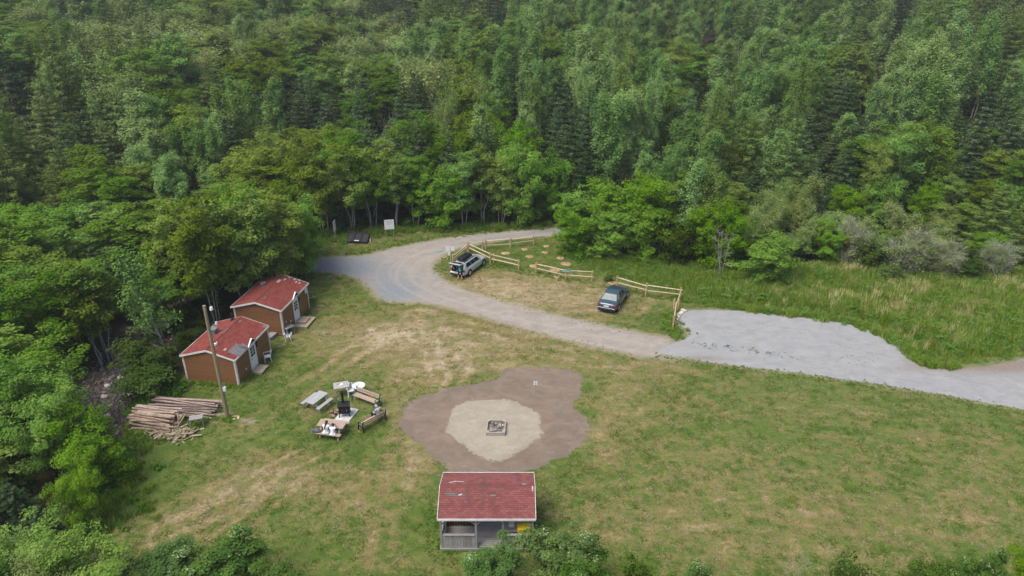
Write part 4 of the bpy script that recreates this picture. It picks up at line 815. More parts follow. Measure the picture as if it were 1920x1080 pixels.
def cabin(label, corner, rz, wd, L, he, hr, ov, door_y, far):
    fr = Frame('cabin', label, 'cabin', (corner[0], corner[1], 0), rz); o = fr.o; hp = hr - .1; h0 = he - .08
    slope = lambda x: h0 + (hp - h0) * (1 - abs(x + wd / 2) / (wd / 2))
    MB().prism([(-wd + .02, .1), (-.02, .1), (-.02, slope(-.02) - .02), (-wd / 2, hp - .02), (-wd + .02, slope(-.02) - .02)], .02, L - .02).build('wall_core', M['boardend'], o)
    b = MB()
    for x in (-wd + .3, -wd / 2, -.3):
        for y in (.3, L / 2, L - .3): b.box((x, y, .0), (.25, .25, .24))
    b.build('footing_blocks', M['slab'], o)
    bh = .185; nb = int(hp / bh) + 1; dw = .86; dh = 2.02
    for i in range(nb):
        z0 = .1 + i * bh; z1 = z0 + bh - .012
        for y, s in ((0, -1), (L, 1)):                                    # gable ends
            xa, xb = -wd, 0
            if z1 > h0: k = (z1 - h0) / (hp - h0) * wd / 2; xa, xb = -wd + k, -k
            if xb - xa < .15: continue
            xA, xB = (xa, xb) if z0 <= h0 else (-wd + (z0 - h0) / (hp - h0) * wd / 2, -(z0 - h0) / (hp - h0) * wd / 2)
            MB().add([(xA, y + s * .034, z0), (xB, y + s * .034, z0), (xb, y + s * .008, z1), (xa, y + s * .008, z1), (xA, y, z0), (xB, y, z0), (xb, y, z1), (xa, y, z1)],
                     [(0, 1, 2, 3), (4, 5, 6, 7), (0, 1, 5, 4), (3, 2, 6, 7), (0, 3, 7, 4), (1, 2, 6, 5)]).build('siding_board', M['board'], o)
        if z1 < h0 + .05:
            for x, s in ((0, 1), (-wd, -1)):
                segs = [(0, L)] if s < 0 or z0 > .1 + dh else [(0, door_y - dw / 2 - .06), (door_y + dw / 2 + .06, L)]
                for y0, y1 in segs:
                    MB().add([(x + s * .034, y0, z0), (x + s * .034, y1, z0), (x + s * .008, y1, z1), (x + s * .008, y0, z1), (x, y0, z0), (x, y1, z0), (x, y1, z1), (x, y0, z1)],
                             [(0, 1, 2, 3), (4, 5, 6, 7), (0, 1, 5, 4), (3, 2, 6, 7), (0, 3, 7, 4), (1, 2, 6, 5)]).build('siding_board', M['board'], o)
    for x, sx in ((0, 1), (-wd, -1)):
        for y, sy in ((0, -1), (L, 1)):
            MB().box((x + sx * .03, y - sy * .03, .1 + (h0 - .1) / 2), (.035, .13, h0 - .12)).box((x - sx * .045, y + sy * .0375, .1 + (h0 - .1) / 2), (.12, .03, h0 - .12)).build('corner_trim', M['trim'], o)
    # door
    d = MB().box((.045, door_y, .12 + dh / 2), (.05, dw - .1, dh - .06)).build('door', M['white'], o, bevel=.008)
    fb = MB(); fb.box((.05, door_y - dw / 2, .12 + dh / 2), (.06, .09, dh + .05)); fb.box((.05, door_y + dw / 2, .12 + dh / 2), (.06, .09, dh + .05)); fb.box((.053, door_y, .12 + dh + .02), (.06, dw - .1, .08)); fb.build('door_frame', M['white'], o)
    for i in range(3):
        for j in range(2): MB().box((.073, door_y - .16 + .32 * j - .0, 1.30 + i * .27), (.012, .26, .22)).build('pane', M['glass'], d)
    MB().tube((.08, door_y + .32 * (1 if far else -1), 1.05), (.13, door_y + .32 * (1 if far else -1), 1.05), .03, .04).build('handle', M['galv'], d)
    MB().box((.06, door_y + dw / 2 + .22, 1.75), (.12, .13, .3)).tube((.08, door_y + dw / 2 + .22, 1.9), (.16, door_y + dw / 2 + .22, 1.96), .07, .09).build('wall_lamp', M['black_metal'], o)
    MB().box((.045, door_y - dw / 2 - .75, .72), (.03, .14, .09)).build('outlet_cover', M['white'], o)
    # roof
    sl = (hr - he) / (wd / 2); rf = MB(); xe = ov + .0
    for s in (1, -1):
        X = lambda t: -wd / 2 + s * t
        e = wd / 2 + xe
        rf.prism([(X(0), hr), (X(e), hr - sl * e), (X(e), hr - sl * e - .07), (X(0), hr - .07)], -ov - .02, L + ov + .02)
    roof = rf.build('roof', M['boardend'], o)
    e = wd / 2 + xe; D = math.hypot(e, sl * e)
    for s in (1, -1): shingles(roof, (-wd / 2, -ov - .02, hr + .002), (0, 1, 0), (s * e, 0, -sl * e), L + 2 * ov + .04, D, M['shingle'], seed=s + 5, tab=.3)
    MB().tube((-wd / 2, -ov, hr + .004), (-wd / 2, L + ov, hr + .004), .045, n=6).build('ridge_cap', M['shingle'], roof)
    for yy in (-ov - .036, L + ov + .036):
        MB().add([(-wd / 2 + a, yy + k, hr - abs(a) * sl + dz) for k in (-.014, .014) for a, dz in ((-e, .02), (0, .02), (e, .02), (e, -.12), (0, -.12), (-e, -.12))],
                 [(0, 1, 4, 5), (1, 2, 3, 4), (6, 7, 10, 11), (7, 8, 9, 10), (0, 1, 7, 6), (1, 2, 8, 7), (5, 4, 10, 11), (4, 3, 9, 10), (2, 3, 9, 8), (0, 5, 11, 6)]).build('rake_trim', M['white'], roof)
    for s in (1, -1): MB().box((-wd / 2 + s * (e + .018), L / 2, hr - sl * e - .045), (.03, L + 2 * ov + .06, .14)).build('eave_trim', M['white'], roof)
    # little gable over the door, its ridge running back to the main roof
    ez = hr - sl * e; gh = .42; gw = .62; zr = ez + gh; xb = -wd / 2 + (hr - zr) / sl
    V = [(e - wd / 2 + .03, door_y - gw, ez + .015), (e - wd / 2 + .03, door_y + gw, ez + .015), (e - wd / 2 + .03, door_y, zr), (xb, door_y, zr + .004)]
    dm = MB().add(V, [(0, 3, 2), (1, 2, 3)]).build('dormer', M['shingle'], roof)
    for s in (-1, 1): # shingle tabs as strips on the dormer
        a = Vector(V[0] if s < 0 else V[1]); k = MB()
        for q in range(5):
            t0, t1 = q / 5, (q + 1) / 5; P0 = Vector(V[2]).lerp(a, t0); P1 = Vector(V[2]).lerp(a, t1); B0 = Vector(V[3]).lerp(a, t0); B1 = Vector(V[3]).lerp(a, t1)
            k.add([P0 + Vector((0, 0, .01)), P1 + Vector((0, 0, .026)), B1 + Vector((0, 0, .026)), B0 + Vector((0, 0, .01))], [(0, 1, 2, 3)])
        k.build('shingle_strip', M['shingle'], dm)
    xf = e - wd / 2 + .05
    MB().add([(xf - .02, door_y - gw + .12, ez + .02), (xf - .02, door_y + gw - .12, ez + .02), (xf - .02, door_y, zr - .1)], [(0, 1, 2)]).build('gable_face', M['dark'], dm)
    for s in (-1, 1): MB().bar((xf, door_y + s * gw, ez), (xf, door_y + s * .0, zr + .0), .05, .11, up=(1, 0, 0)).build('gable_trim', M['white'], dm)
    def rp(px, py, dz=0):
        z = he
        for _ in range(6):
            q = fr.local(at(px, py, z)); z = hr - sl * abs(q.x + wd / 2)
        return Vector((q.x, q.y, z + .02 + dz))
    fr.rp = rp; fr.roof = roof; fr.sl = sl; fr.wd = wd; fr.he = he; fr.hr = hr; fr.e = e
    return fr
def roof_patch(fr, px, py, a, b, m, yaw=0):
    q = fr.rp(px, py); s = 1 if q.x > -fr.wd / 2 else -1; t = math.atan(fr.sl) * s
    MB().box((0, 0, 0), (a, b, .016)).build('worn_patch', m, fr.roof, loc=q + Vector((0, 0, .024))).rotation_euler = (0, t, yaw)
c1 = cabin('nearer red-roofed brown cabin with a dark patch of roof beside its white door', (-19.98, 43.75), -.163, 4.1, 4.97, 2.27, 2.87, .1, 2.35, False)
c2 = cabin('farther red-roofed brown cabin nearest the gravel spur, half hidden behind the nearer one', (-18.80, 51.11), -.160, 4.1, 5.0, 2.48, 3.04, .15, 2.5, True)
z4 = lambda x, y: (320 + x / 4.153, 480 + y / 4.153)
for x, y, a, b, m in ((525, 735, .95, 1.3, 'patch'), (575, 705, .6, .7, 'patch'), (425, 732, .16, .3, 'patch_pale'), (430, 585, .18, .8, 'patch'), (540, 512, .14, .3, 'patch'), (735, 552, .3, .35, 'patch'), (390, 600, .12, .4, 'patch')):
    roof_patch(c1, *z4(x, y), a, b, M[m])
for x, y, a, b, m in ((843, 198, .22, .55, 'patch_pale'), (890, 186, .16, .3, 'patch_pale'), (925, 172, .14, .3, 'patch_pale'), (965, 186, .14, .3, 'patch_pale'), (1003, 192, .14, .25, 'patch_pale'), (978, 206, .14, .3, 'patch_pale'), (1003, 214, .14, .3, 'patch_pale'), (735, 328, .15, .4, 'patch'), (900, 330, .1, .5, 'patch')):
    roof_patch(c2, *z4(x, y), a, b, M[m])
q = c1.rp(*z4(340, 605)); k = MB().box(q + Vector((0, 0, .22)), (.5, .55, .4)).build('vent_box', M['patch'], c1.roof, bevel=.02); MB().box(q + Vector((0, 0, .44)), (.56, .6, .04)).build('vent_lid', M['galv'], k)
q = c1.rp(*z4(482, 500)); k = MB().tube(q, q + Vector((0, 0, .55)), .07).build('flue_pipe', M['black_metal'], c1.roof); MB().tube(q + Vector((0, 0, .5)), q + Vector((0, 0, .6)), .12, .09).build('flue_cap', M['black_metal'], k)
MB().box(q + Vector((0, 0, .02)), (.3, .3, .03)).build('flue_flashing', M['black_metal'], c1.roof)
q = c1.rp(*z4(372, 600)); MB().tube(q, q + Vector((0, 0, .75)), .018).build('mast', M['galv'], c1.roof); MB().box(q + Vector((0, 0, .82)), (.14, .14, .28)).build('white_sensor', M['white'], c1.roof, bevel=.03)
q = c1.rp(*z4(345, 695)); MB().tube(q - Vector((0, 0, .02)), q + Vector((0, 0, .13)), .12, .09, 10).build('roof_vent', M['white'], c1.roof); MB().tube(q + Vector((.1, .1, -.02)), q + Vector((.1, .12, .2)), .06, .05, 8).build('pipe_cap', M['white'], c1.roof)
q = c2.rp(*z4(725, 228)); MB().box(q + Vector((0, 0, .12)), (.4, .45, .26)).build('vent_box', M['patch'], c2.roof, bevel=.02)
q = c2.rp(*z4(812, 163)); MB().tube(q, q + Vector((0, 0, .35)), .07).build('flue_pipe', M['black_metal'], c2.roof)
MB().box((.05, 4.65, 1.95), (.02, .35, .5)).build('notice_sheet', M['white'], c2.o)
MB().add([(.06, .42, 1.0), (.06, .62, 1.0), (.06, .52, 1.2)], [(0, 1, 2)]).build('wall_plate', M['white'], c2.o)

# ------------------------------------------------------------ timber furniture
def planks(parent, name, n, L, W, T, z, mat, gap=.014, y0=0, x0=0, ax='x'):
    w_ = (W - gap * (n - 1)) / n
    for i in range(n):
        y = y0 - W / 2 + w_ / 2 + i * (w_ + gap); l_ = L * (1 + random.uniform(-.004, .004))
        if ax == 'x': MB().box((x0, y, z + random.uniform(-.002, .002)), (l_, w_, T)).build(name, mat, parent, bevel=.004, seg=1)
        else: MB().box((y, x0, z), (w_, l_, T)).build(name, mat, parent, bevel=.004, seg=1)
def axis(p0, p1):
    d = p1 - p0; m = (p0 + p1) / 2; return (m.x, m.y, 0), math.atan2(d.y, d.x), math.hypot(d.x, d.y)
def picnic(label, a, b, mat, W=.76):
    loc, rz, L = axis(at(*a, .74), at(*b, .74)); t = thing('picnic_table', label, 'picnic table', loc, rz, 'picnic tables by the stove')
    planks(t, 'top_plank', 5, L, W, .04, .74, mat)
    for s in (-1, 1):
        planks(t, 'bench_plank', 2, L * .98, .27, .04, .45, mat, y0=s * .70)
        x = s * (L / 2 - .28)
        for q in (-1, 1): MB().bar((x, q * .22, .70), (x, q * .66, 0), .04, .1, up=(1, 0, 0)).build('leg', mat, t)
        MB().box((x + .045, 0, .40), (.04, 1.5, .09)).build('cross_beam', mat, t); MB().box((x + .045, 0, .69), (.04, W - .06, .08)).build('top_beam', mat, t)
        MB().bar((x, 0, .40), (x - s * .42, 0, .70), .04, .08, up=(0, 1, 0)).build('brace', mat, t)
    return t
picnic('bleached grey picnic table left of the black stove', (579, 756), (607.5, 734.7), M['pale_grey_wood'])
pt2 = picnic('tan picnic table below the stove where the two people in white sit', (597.5, 791.5), (646.5, 797.8), M['tan_wood'])
def table(label, a, b, W, mat, z=.76, cat='table', n=5):
    loc, rz, L = axis(at(*a, z), at(*b, z)); t = thing('table', label, cat, loc, rz)
    planks(t, 'top_plank', n, L, W, .035, z, mat)
    for i in (-1, 1):
        for j in (-1, 1): MB().box((i * (L / 2 - .08), j * (W / 2 - .07), z / 2 - .01), (.07, .07, z - .03)).build('leg', mat, t)
        MB().box((i * (L / 2 - .08), 0, z - .07), (.04, W - .24, .09)).build('apron', mat, t)
    return t, L
tb, _ = table('grey plank table standing behind the stove, paper on its top', (625.2, 724.2), (653.8, 719.6), .78, M['pale_grey_wood'])
tag(MB().box((0, 0, .006), (.3, .22, .012)).build('paper_bag', M['white'], loc=at(639, 721, .785), rz=.3), 'white paper parcel lying on the grey plank table', 'parcel')
tag(MB().box((0, 0, .03), (.2, .12, .06)).build('brown_parcel', M['tan_wood'], loc=at(634.5, 720.5, .785), rz=-.2), 'small brown parcel left of the white one on the grey plank table', 'parcel')
p = at(672.3, 722.6, .7); t = thing('round_table', 'small round pale table beside the green bench', 'table', (p.x, p.y, 0))
MB().tube((0, 0, .68), (0, 0, .72), .47, .47, 28).build('tabletop', M['plastic'], t, bevel=.01); MB().tube((0, 0, .06), (0, 0, .68), .05, .04, 10).build('pedestal', M['galv'], t); MB().tube((0, 0, 0), (0, 0, .06), .28, .2, 20).build('base', M['galv'], t); MB().tube((0, 0, .72), (0, 0, .745), .03, .03, 8).build('parasol_hole_cap', M['galv'], t)
def chair(label, pix, rz):
    p = at(*pix); t = thing('plastic_chair', label, 'chair', (p.x, p.y, 0), rz, 'white plastic garden chairs'); m = M['plastic']
    MB().add([(-.22, -.22, .43), (.22, -.22, .42), (.24, .22, .44), (-.24, .22, .44), (-.22, -.22, .45), (.22, -.22, .44), (.24, .22, .46), (-.24, .22, .46)], [(0, 1, 2, 3), (4, 5, 6, 7), (0, 1, 5, 4), (1, 2, 6, 5), (2, 3, 7, 6), (3, 0, 4, 7)]).build('seat', m, t)
    for i in (-1, 1):
        for j in (-1, 1): MB().bar((i * .2, j * .2, .44), (i * .25, j * .26, 0), .05, .035).build('leg', m, t)
        MB().bar((i * .27, -.22, .66), (i * .27, .22, .68), .055, .025).bar((i * .25, .24, .44), (i * .27, .22, .68), .04, .03).build('armrest', m, t)
    bk = MB()
    V = []; n = 8
    for k in range(n + 1):
        a = math.pi * (k / n); x = -math.cos(a) * .26; y = -.20 - math.sin(a) * .07; h = .45 + .37 + .05 * math.sin(a)
        V += [(x, y, .45), (x * 1.03, y - .07, h), (x, y - .02, .45), (x * 1.03, y - .09, h)]
    f = []
    for k in range(n):
        a, b = 4 * k, 4 * k + 4; f += [(a + 1, b + 1, b + 3, a + 3)]
        if k % 2 == 0: f += [(a, b, b + 1, a + 1), (a + 2, b + 2, b + 3, a + 3), (a, a + 1, a + 3, a + 2), (b, b + 1, b + 3, b + 2)]
    bk.add(V, f).build('backrest', m, t); return t
chair('white plastic chair against the wall of the nearer cabin', (502.5, 677), R(115))
chair('white plastic chair in front of the little table at the farther cabin', (541.5, 639), R(10))
chair('white plastic chair between the grey plank table and the green bench', (659, 741), R(200))
tb, _ = table('little grey table against the front corner of the farther cabin', (533.5, 616), (549.5, 609), .5, M['grey_wood'], z=.7, n=4)
def platform(label, corner_fr, y, L, W, steps=1):
    t = thing('wooden_step', label, 'step', corner_fr.world((.08 + W / 2 + .03, y, 0)), corner_fr.rz)
    planks(t, 'deck_board', 7, W, L, .03, .17, M['deck_wood'], gap=.012)
    for j in (-1, 0, 1): MB().box((0, j * (L / 2 - .05), .075), (W - .04, .05, .15)).build('joist', M['deck_wood'], t)
    if steps > 1:
        planks(t, 'deck_board', 3, .75, L * .55, .03, .32, M['deck_wood'], x0=-.1, y0=.05); MB().box((-.1, .05, .245), (.7, L * .5, .11)).build('riser', M['deck_wood'], t)
platform('low plank step at the white door of the nearer cabin', c1, 2.15, 1.15, .85)
platform('two-level plank step at the white door of the farther cabin', c2, 2.35, 1.9, 1.25, 2)
tag(MB().box((0, 0, .12), (.5, .9, .24)).box((0, 0, .27), (.6, 1.0, .05)).build('pallet_stack', M['grey_wood'], loc=at(509, 633), rz=-.3), 'grey boards stacked between the two cabins', 'boards')
p = c2.world((-1.0, 5.9, 0)); MBx = thing('lumber_stack', 'grey lumber leaning behind the far end of the farther cabin', 'lumber', p, c2.rz)
for i in range(5): MB().bar((-.5 + i * .3, -.5, 1.5), (-.3 + i * .3, .8, .1 + .1 * i), .22, .04).build('plank', M['grey_wood'], MBx)
tag(MB().box((0, 0, .06), (.35, .2, .12)).build('concrete_block', M['slab'], loc=at(353, 717.5), rz=.2), 'pale block at the left corner of the nearer cabin', 'block')

# benches with slatted seat and back
def bench(label, p0, p1, face, metal, wood):
    loc, rz, L = axis(p0, p1)
    if face < 0: rz += math.pi
    t = thing('park_bench', label, 'bench', loc, rz)
    for i in range(3): MB().box((0, -.14 + i * .15, .45), (L, .12, .035)).build('seat_slat', wood, t, bevel=.005, seg=1)
    for i in range(2): MB().box((0, -.285 - i * .035, .62 + i * .17), (L, .03, .13), Euler((R(12), 0, 0))).build('back_slat', wood, t, bevel=.005, seg=1)
    for s in (-1, 1):
        x = s * (L / 2 + .03)
        e = MB().bar((x, -.24, .42), (x, -.36, .90), .06, .07, up=(1, 0, 0)).bar((x, -.24, .45), (x, -.34, 0), .07, .09, up=(1, 0, 0)).bar((x, .2, .45), (x, .28, 0), .07, .08, up=(1, 0, 0)).bar((x, -.27, .42), (x, .24, .42), .07, .06)
        e.bar((x, -.30, .66), (x, .2, .66), .06, .04).bar((x, .2, .66), (x, .2, .44), .06, .05, up=(1, 0, 0)); e.build('end_frame', metal, t, bevel=.008, seg=1)
    return t
bench('bench with green iron ends facing the stove from the upper right', at(664.5, 738, .45), at(706.5, 753.5, .45), -1, M['green_metal'], M['tan_wood'])
b2 = bench('bench with black ends seen from behind, to the right of the stove', at(677.5, 808), at(718, 785), 1, M['black_metal'], M['tan_wood'])

# stove on its slab
p = at(647, 779); sv = thing('wood_stove', 'black iron wood stove with a tall flue on the white slab', 'stove', (p.x, p.y, .07), R(8)); bm_ = M['black_metal']
MB().box((0, 0, .60), (.72, .62, .52)).build('firebox', bm_, sv, bevel=.015); MB().box((0, 0, .875), (.82, .72, .03)).build('top_plate', bm_, sv); MB().box((0, 0, .32), (.76, .66, .03)).build('ash_shelf', bm_, sv)
for i in (-1, 1):
    for j in (-1, 1): MB().bar((i * .3, j * .25, .32), (i * .36, j * .3, 0), .05, .05).build('leg', bm_, sv)
d = MB().box((0, -.325, .6), (.44, .03, .34)).build('door', bm_, sv, bevel=.01); MB().tube((.19, -.37, .52), (.19, -.37, .68), .015).build('handle', M['galv'], d)
f = MB().tube((-.05, .12, .88), (-.05, .12, 1.75), .085, n=14).build('flue', bm_, sv); MB().tube((-.05, .12, 1.72), (-.05, .12, 1.80), .12, .12, 14).build('flue_cap', bm_, f)
tag(MB().box((0, 0, .035), (1.05, 1.7, .07)).build('concrete_slab', M['slab'], loc=at(649, 779.5), rz=R(-16), bevel=.01), 'white concrete slab under the stove', 'slab')
for i, (x, y) in enumerate([(548, 585), (565, 570), (585, 562), (600, 575), (590, 595), (610, 590), (575, 600), (628, 560), (560, 612), (622, 600)]):
    q = at(540 + x / 6.75, 690 + y / 6.75); a = random.uniform(-.6, .6); m = M['log'] if i % 3 else M['boardend']
    d = Vector((math.cos(a), math.sin(a), 0)) * .2; tag(MB().prism([(0, 0), (.14, .02), (.06, .13)], -.2, .2, 'x').build('firewood', m, loc=(q.x, q.y, .0 + .07 * (i % 2)), rz=a), 'split firewood stick dropped on the grass left of the stove', 'firewood', 'split sticks beside the stove')
tag(MB().tube((0, 0, 0), (.05, 0, .32), .045).build('firewood', M['log'], loc=at(619.5, 784.5)), 'pale upright stick of firewood between stove and tan picnic table', 'firewood')

# ------------------------------------------------------------ utility pole, log piles
p = at(427, 783); t = thing('utility_pole', 'tall bare wooden utility pole in front of the nearer cabin', 'pole', (p.x, p.y, 0))
top = at(382.5, 573, 8.6) - p
MB().tube((0, 0, -.2), (top.x, top.y, 8.6), .15, .10, 14).build('shaft', M['pole'], t, smooth=False)
MB().box((.2, 0, 2.35), (.18, .2, .3)).build('meter_box', M['white'], t)
k = MB().bar((top.x * .82 + .1, top.y * .82, 7.2), (top.x * .8 + .42, top.y * .8, 7.45), .03, .03).bar((top.x * .8 + .42, top.y * .8, 7.45), (top.x * .8 + .42, top.y * .8, 8.35), .03, .03).build('lamp_arm', M['green_metal'], t); MB().tube((top.x * .8 + .42, top.y * .8, 8.3), (top.x * .8 + .42, top.y * .8, 8.5), .12, .09).build('lamp_head', M['white'], k)
def logobj(p0, p1, r, mat, label, group, name='log', bend=0):
    m = (Vector(p0) + Vector(p1)) / 2; L = (Vector(p1) - Vector(p0)).length
    mb = MB().tube(Vector(p0) - m, Vector(p1) - m, r * random.uniform(.9, 1.15), r * random.uniform(.65, .95), 8, bend or random.uniform(-.04, .04)); o = mb.build(name, mat, loc=m, smooth=False)
    o.data.materials.append(M['logend']); n = len(o.data.polygons); o.data.polygons[n - 1].material_index = 1; o.data.polygons[n - 2].material_index = 1
    return tag(o, label, 'log', group)
# long pile of pale logs
a0, a1 = at(246, 792), at(318, 800); d = (a1 - a0).normalized(); nb = Vector((-d.y, d.x, 0))
for row in range(6):
    for k in range(11 - row):
        c = a0 + d * 1.75 + nb * (-.62 + k * .19 + row * .10) + Vector((0, 0, .09 + row * .155)); L = random.uniform(2.5, 3.2) / 2; j = Vector((random.uniform(-.32, .3), 0, 0)); w2 = nb * random.uniform(-.12, .12) + Vector((0, 0, random.uniform(-.04, .04)))
        logobj(c - d * L + j - w2, c + d * L + j + w2, .085, M['log'] if random.random() < .75 else M['log_grey'], 'peeled pale log in the neatly stacked pile nearer the bottom left', 'logs of the pale stacked pile')
# looser pile of greyer poles
b0, b1 = at(303, 768), at(392, 774); d = (b1 - b0).normalized(); nb = Vector((-d.y, d.x, 0))
for row in range(5):
    for k in range(10 - row * 2):
        c = (b0 + b1) / 2 + nb * (-.62 + k * .2 + row * .19) + Vector((0, 0, .08 + row * .14)); L = random.uniform(4.0, 4.9) / 2; w2 = nb * random.uniform(-.28, .28); j = d * random.uniform(-.3, .3)
        logobj(c - d * L + j - w2 + Vector((0, 0, .12)), c + d * L + j + w2, .066, M['log_grey'], 'weathered grey-brown pole in the loose pile between cabin and pale pile', 'poles of the loose grey pile', bend=random.uniform(-.1, .1))
for (x0, y0, z0), (x1, y1, z1) in (((326, 800, 0), (343, 776, .9)), ((332, 801, 0), (347, 777, .9)), ((336, 801, 0), (333, 775, .95))):
    logobj(at(x0, y0, z0), at(x1, y1, z1), .055, M['rail_pale'], 'pale pole leaning between the two log piles', 'poles leaning between the log piles', name='leaning_pole')
loc, rz, L = axis(at(357, 784.5, .72), at(378, 781, .72)); t = thing('saw_table', 'grey metal-legged saw table beside the loose grey pile', 'table', loc, rz)
planks(t, 'top_board', 3, .85, .5, .06, .72, M['grey_wood'])
for i in (-1, 1):
    for j in (-1, 1): MB().bar((i * .36, j * .2, .7), (i * .42, j * .28, 0), .05, .05).build('leg', M['galv'], t)
V = []; Fc = []
for i in range(260):
    a = at(random.gauss(318, 18), random.gauss(812, 8)); ln = random.uniform(.06, .35); wd_ = random.uniform(.02, .07); q = random.uniform(0, 3.14); u = Vector((math.cos(q), math.sin(q), random.uniform(-.1, .2))) * ln; v = Vector((-math.sin(q), math.cos(q), random.uniform(-.3, .3))) * wd_; a.z = random.uniform(.02, .18); n = len(V)
    V += [a - u - v, a + u - v, a + u + v, a - u + v, a - u + Vector((0, 0, -.02)), a + u + Vector((0, 0, -.02))]; Fc += [(n, n + 1, n + 2, n + 3), (n, n + 4, n + 5, n + 1)]
tag(MB().add(V, Fc).build('wood_chips', M['log']), 'heap of bark and wood chips below the pale log pile', 'wood chips', kind='stuff')
for x, y, s in ((440, 781, .5), (447, 783, .35), (378, 805, .3), (436, 787, .35)):
    tag(MB().box((0, 0, .02), (s, .12, .04)).build('board_scrap', M['rail_pale'], loc=at(x, y), rz=x * .7), 'pale board scrap lying in the grass near the utility pole', 'scrap', 'pale board scraps in the grass')

# ------------------------------------------------------------ pavilion
pv = Frame('pavilion', 'open-sided wooden pavilion with faded red shingle roof and grey plank half wall', 'pavilion', (-3.76, 28.0, 0), 0); o = pv.o; GW, GV = M['grey_wood'], M['grey_wood_v']; PWd, PD = 4.88, 3.36
for x in (0.04, 1.87, 3.3, PWd - .04):
    for y in (.05, PD - .05):
        MB().box((x, y, 1.13), (.11, .11, 2.2)).build('post', GV, o, bevel=.006, seg=1)
for x in (.04, 1.87, PWd - .04):
    for s in (-1, 1):
        if 0 < x + s * .4 < PWd: MB().bar((x + s * .05, .05, 1.8), (x + s * .38, .05, 2.14), .07, .07, up=(0, 1, 0)).build('knee_brace', GW, o)
for y in (.05, PD - .05): MB().box((PWd / 2, y, 2.19), (PWd, .09, .12)).build('eave_beam', GW, o)
for x in (.04, PWd - .04): MB().box((x, PD / 2, 2.19), (.09, PD - .2, .12)).build('side_beam', GW, o)
for y in (-.03, PD + .03): MB().box((PWd / 2, y, .10), (PWd + .08, .06, .16)).build('skirt_board', GW, o)
for x in (-.03, PWd + .03): MB().box((x, PD / 2, .10), (.06, PD, .16)).build('skirt_board', GW, o)
n_ = 24
for i in range(n_): MB().box((PWd / 2, .05 + (i + .5) * (PD - .1) / n_, .15), (PWd - .12, (PD - .1) / n_ - .012, .04)).build('floor_board', GW, o)
def halfwall(xa, xb, y):
    n = int((xb - xa) / .145)
    for i in range(n):
        x = xa + (i + .5) * (xb - xa) / n; MB().box((x, y, .66 + random.uniform(-.01, .01)), ((xb - xa) / n - .014, .022, .80)).build('wall_board', GV, o)
    MB().box(((xa + xb) / 2, y, 1.10), (xb - xa, .15, .045)).build('top_rail', GW, o, bevel=.006, seg=1)
    MB().box(((xa + xb) / 2, y + .02, .22), (xb - xa, .05, .07)).build('bottom_rail', M['pale_grey_wood'], o)
halfwall(.11, 1.80, .02); halfwall(3.38, 4.78, .02); halfwall(.11, 1.80, PD - .05); halfwall(1.94, 4.78, PD - .05)
for x in (.02, PWd - .02):
    for i in range(20): MB().box((x, .15 + (i + .5) * (PD - .3) / 20, .66), (.022, (PD - .3) / 20 - .014, .80)).build('wall_board', GV, o)
    MB().box((x, PD / 2, 1.10), (.13, PD - .2, .045)).build('top_rail', GW, o)
bt = thing('plank_bench', 'grey board-fronted bench inside the left bay of the pavilion', 'bench', pv.world((.98, 1.9, .17)))
for i in range(3): MB().box((0, -.2 + i * .17, .42), (1.6, .155, .04)).build('seat_board', GW, bt)
for i in range(11): MB().box((-.75 + i * .15, -.28, .2), (.135, .02, .4)).build('front_board', M['boardend'], bt)
tt = thing('pavilion_table', 'grey plank table inside the right bay of the pavilion', 'table', pv.world((3.9, .75, .17)))
for i in range(5): MB().box((0, -.3 + i * .155, .78), (1.5, .145, .04)).build('top_plank', GW, tt)
for i in (-1, 1):
    for j in (-1, 1): MB().box((i * .65, j * .28, .38), (.08, .08, .76)).build('leg', GW, tt)
yt = thing('yellow_crate', 'bright yellow plastic box showing between pavilion eave and tree', 'box', (.62, 28.35, 1.02), .08)
MB().box((0, 0, .16), (.66, .42, .32)).build('body', M['yellow'], yt, bevel=.03); MB().box((0, 0, .335), (.70, .46, .035)).build('lid', M['yellow'], yt, bevel=.012); MB().tube((-.22, -.235, .2), (-.22, -.215, .2), .035).build('latch', M['black_plastic'], yt)
tag(MB().box((0, 0, .12), (.3, .2, .24)).build('white_box', M['white'], loc=(-.02, 28.75, .99), bevel=.01), 'white box beside the yellow one under the pavilion roof', 'box')
he, hr, ra, rb, xo = 2.30, 2.94, -.10, PD + .09, .08; rm = (ra + rb) / 2 ; sl = (hr - he) / (rm - ra)
rf = MB().prism([(ra, he), (rm, hr), (rb, he), (rb, he - .06), (rm, hr - .06), (ra, he - .06)], -xo, PWd + xo, 'x').build('roof', M['boardend'], o)
D = math.hypot(rm - ra, hr - he)
shingles(rf, (-xo - .02, rm, hr + .002), (1, 0, 0), (0, -1, -sl), PWd + 2 * xo + .04, D + .02, M['shingle2'], seed=3, exp=.125, tab=.24)
shingles(rf, (-xo - .02, rm, hr + .002), (1, 0, 0), (0, 1, -sl), PWd + 2 * xo + .04, D + .02, M['shingle2'], seed=4, exp=.125, tab=.24)
for i in range(17):
    x = -xo + (i + .5) * (PWd + 2 * xo) / 17
    MB().add([(x - .146, rm - .12, hr - .12 * sl + .03), (x - .146, rm, hr + .035), (x - .146, rm + .12, hr - .12 * sl + .03), (x + .146, rm - .12, hr - .12 * sl + .022), (x + .146, rm, hr + .027), (x + .146, rm + .12, hr - .12 * sl + .022)], [(0, 1, 4, 3), (1, 2, 5, 4)]).build('ridge_shingle', M['shingle2'], rf)
for y, s in ((ra - .035, -1), (rb + .035, 1)): MB().box((PWd / 2, y, he - .03), (PWd + 2 * xo + .08, .03, .13)).build('eave_trim', M['white'], rf)
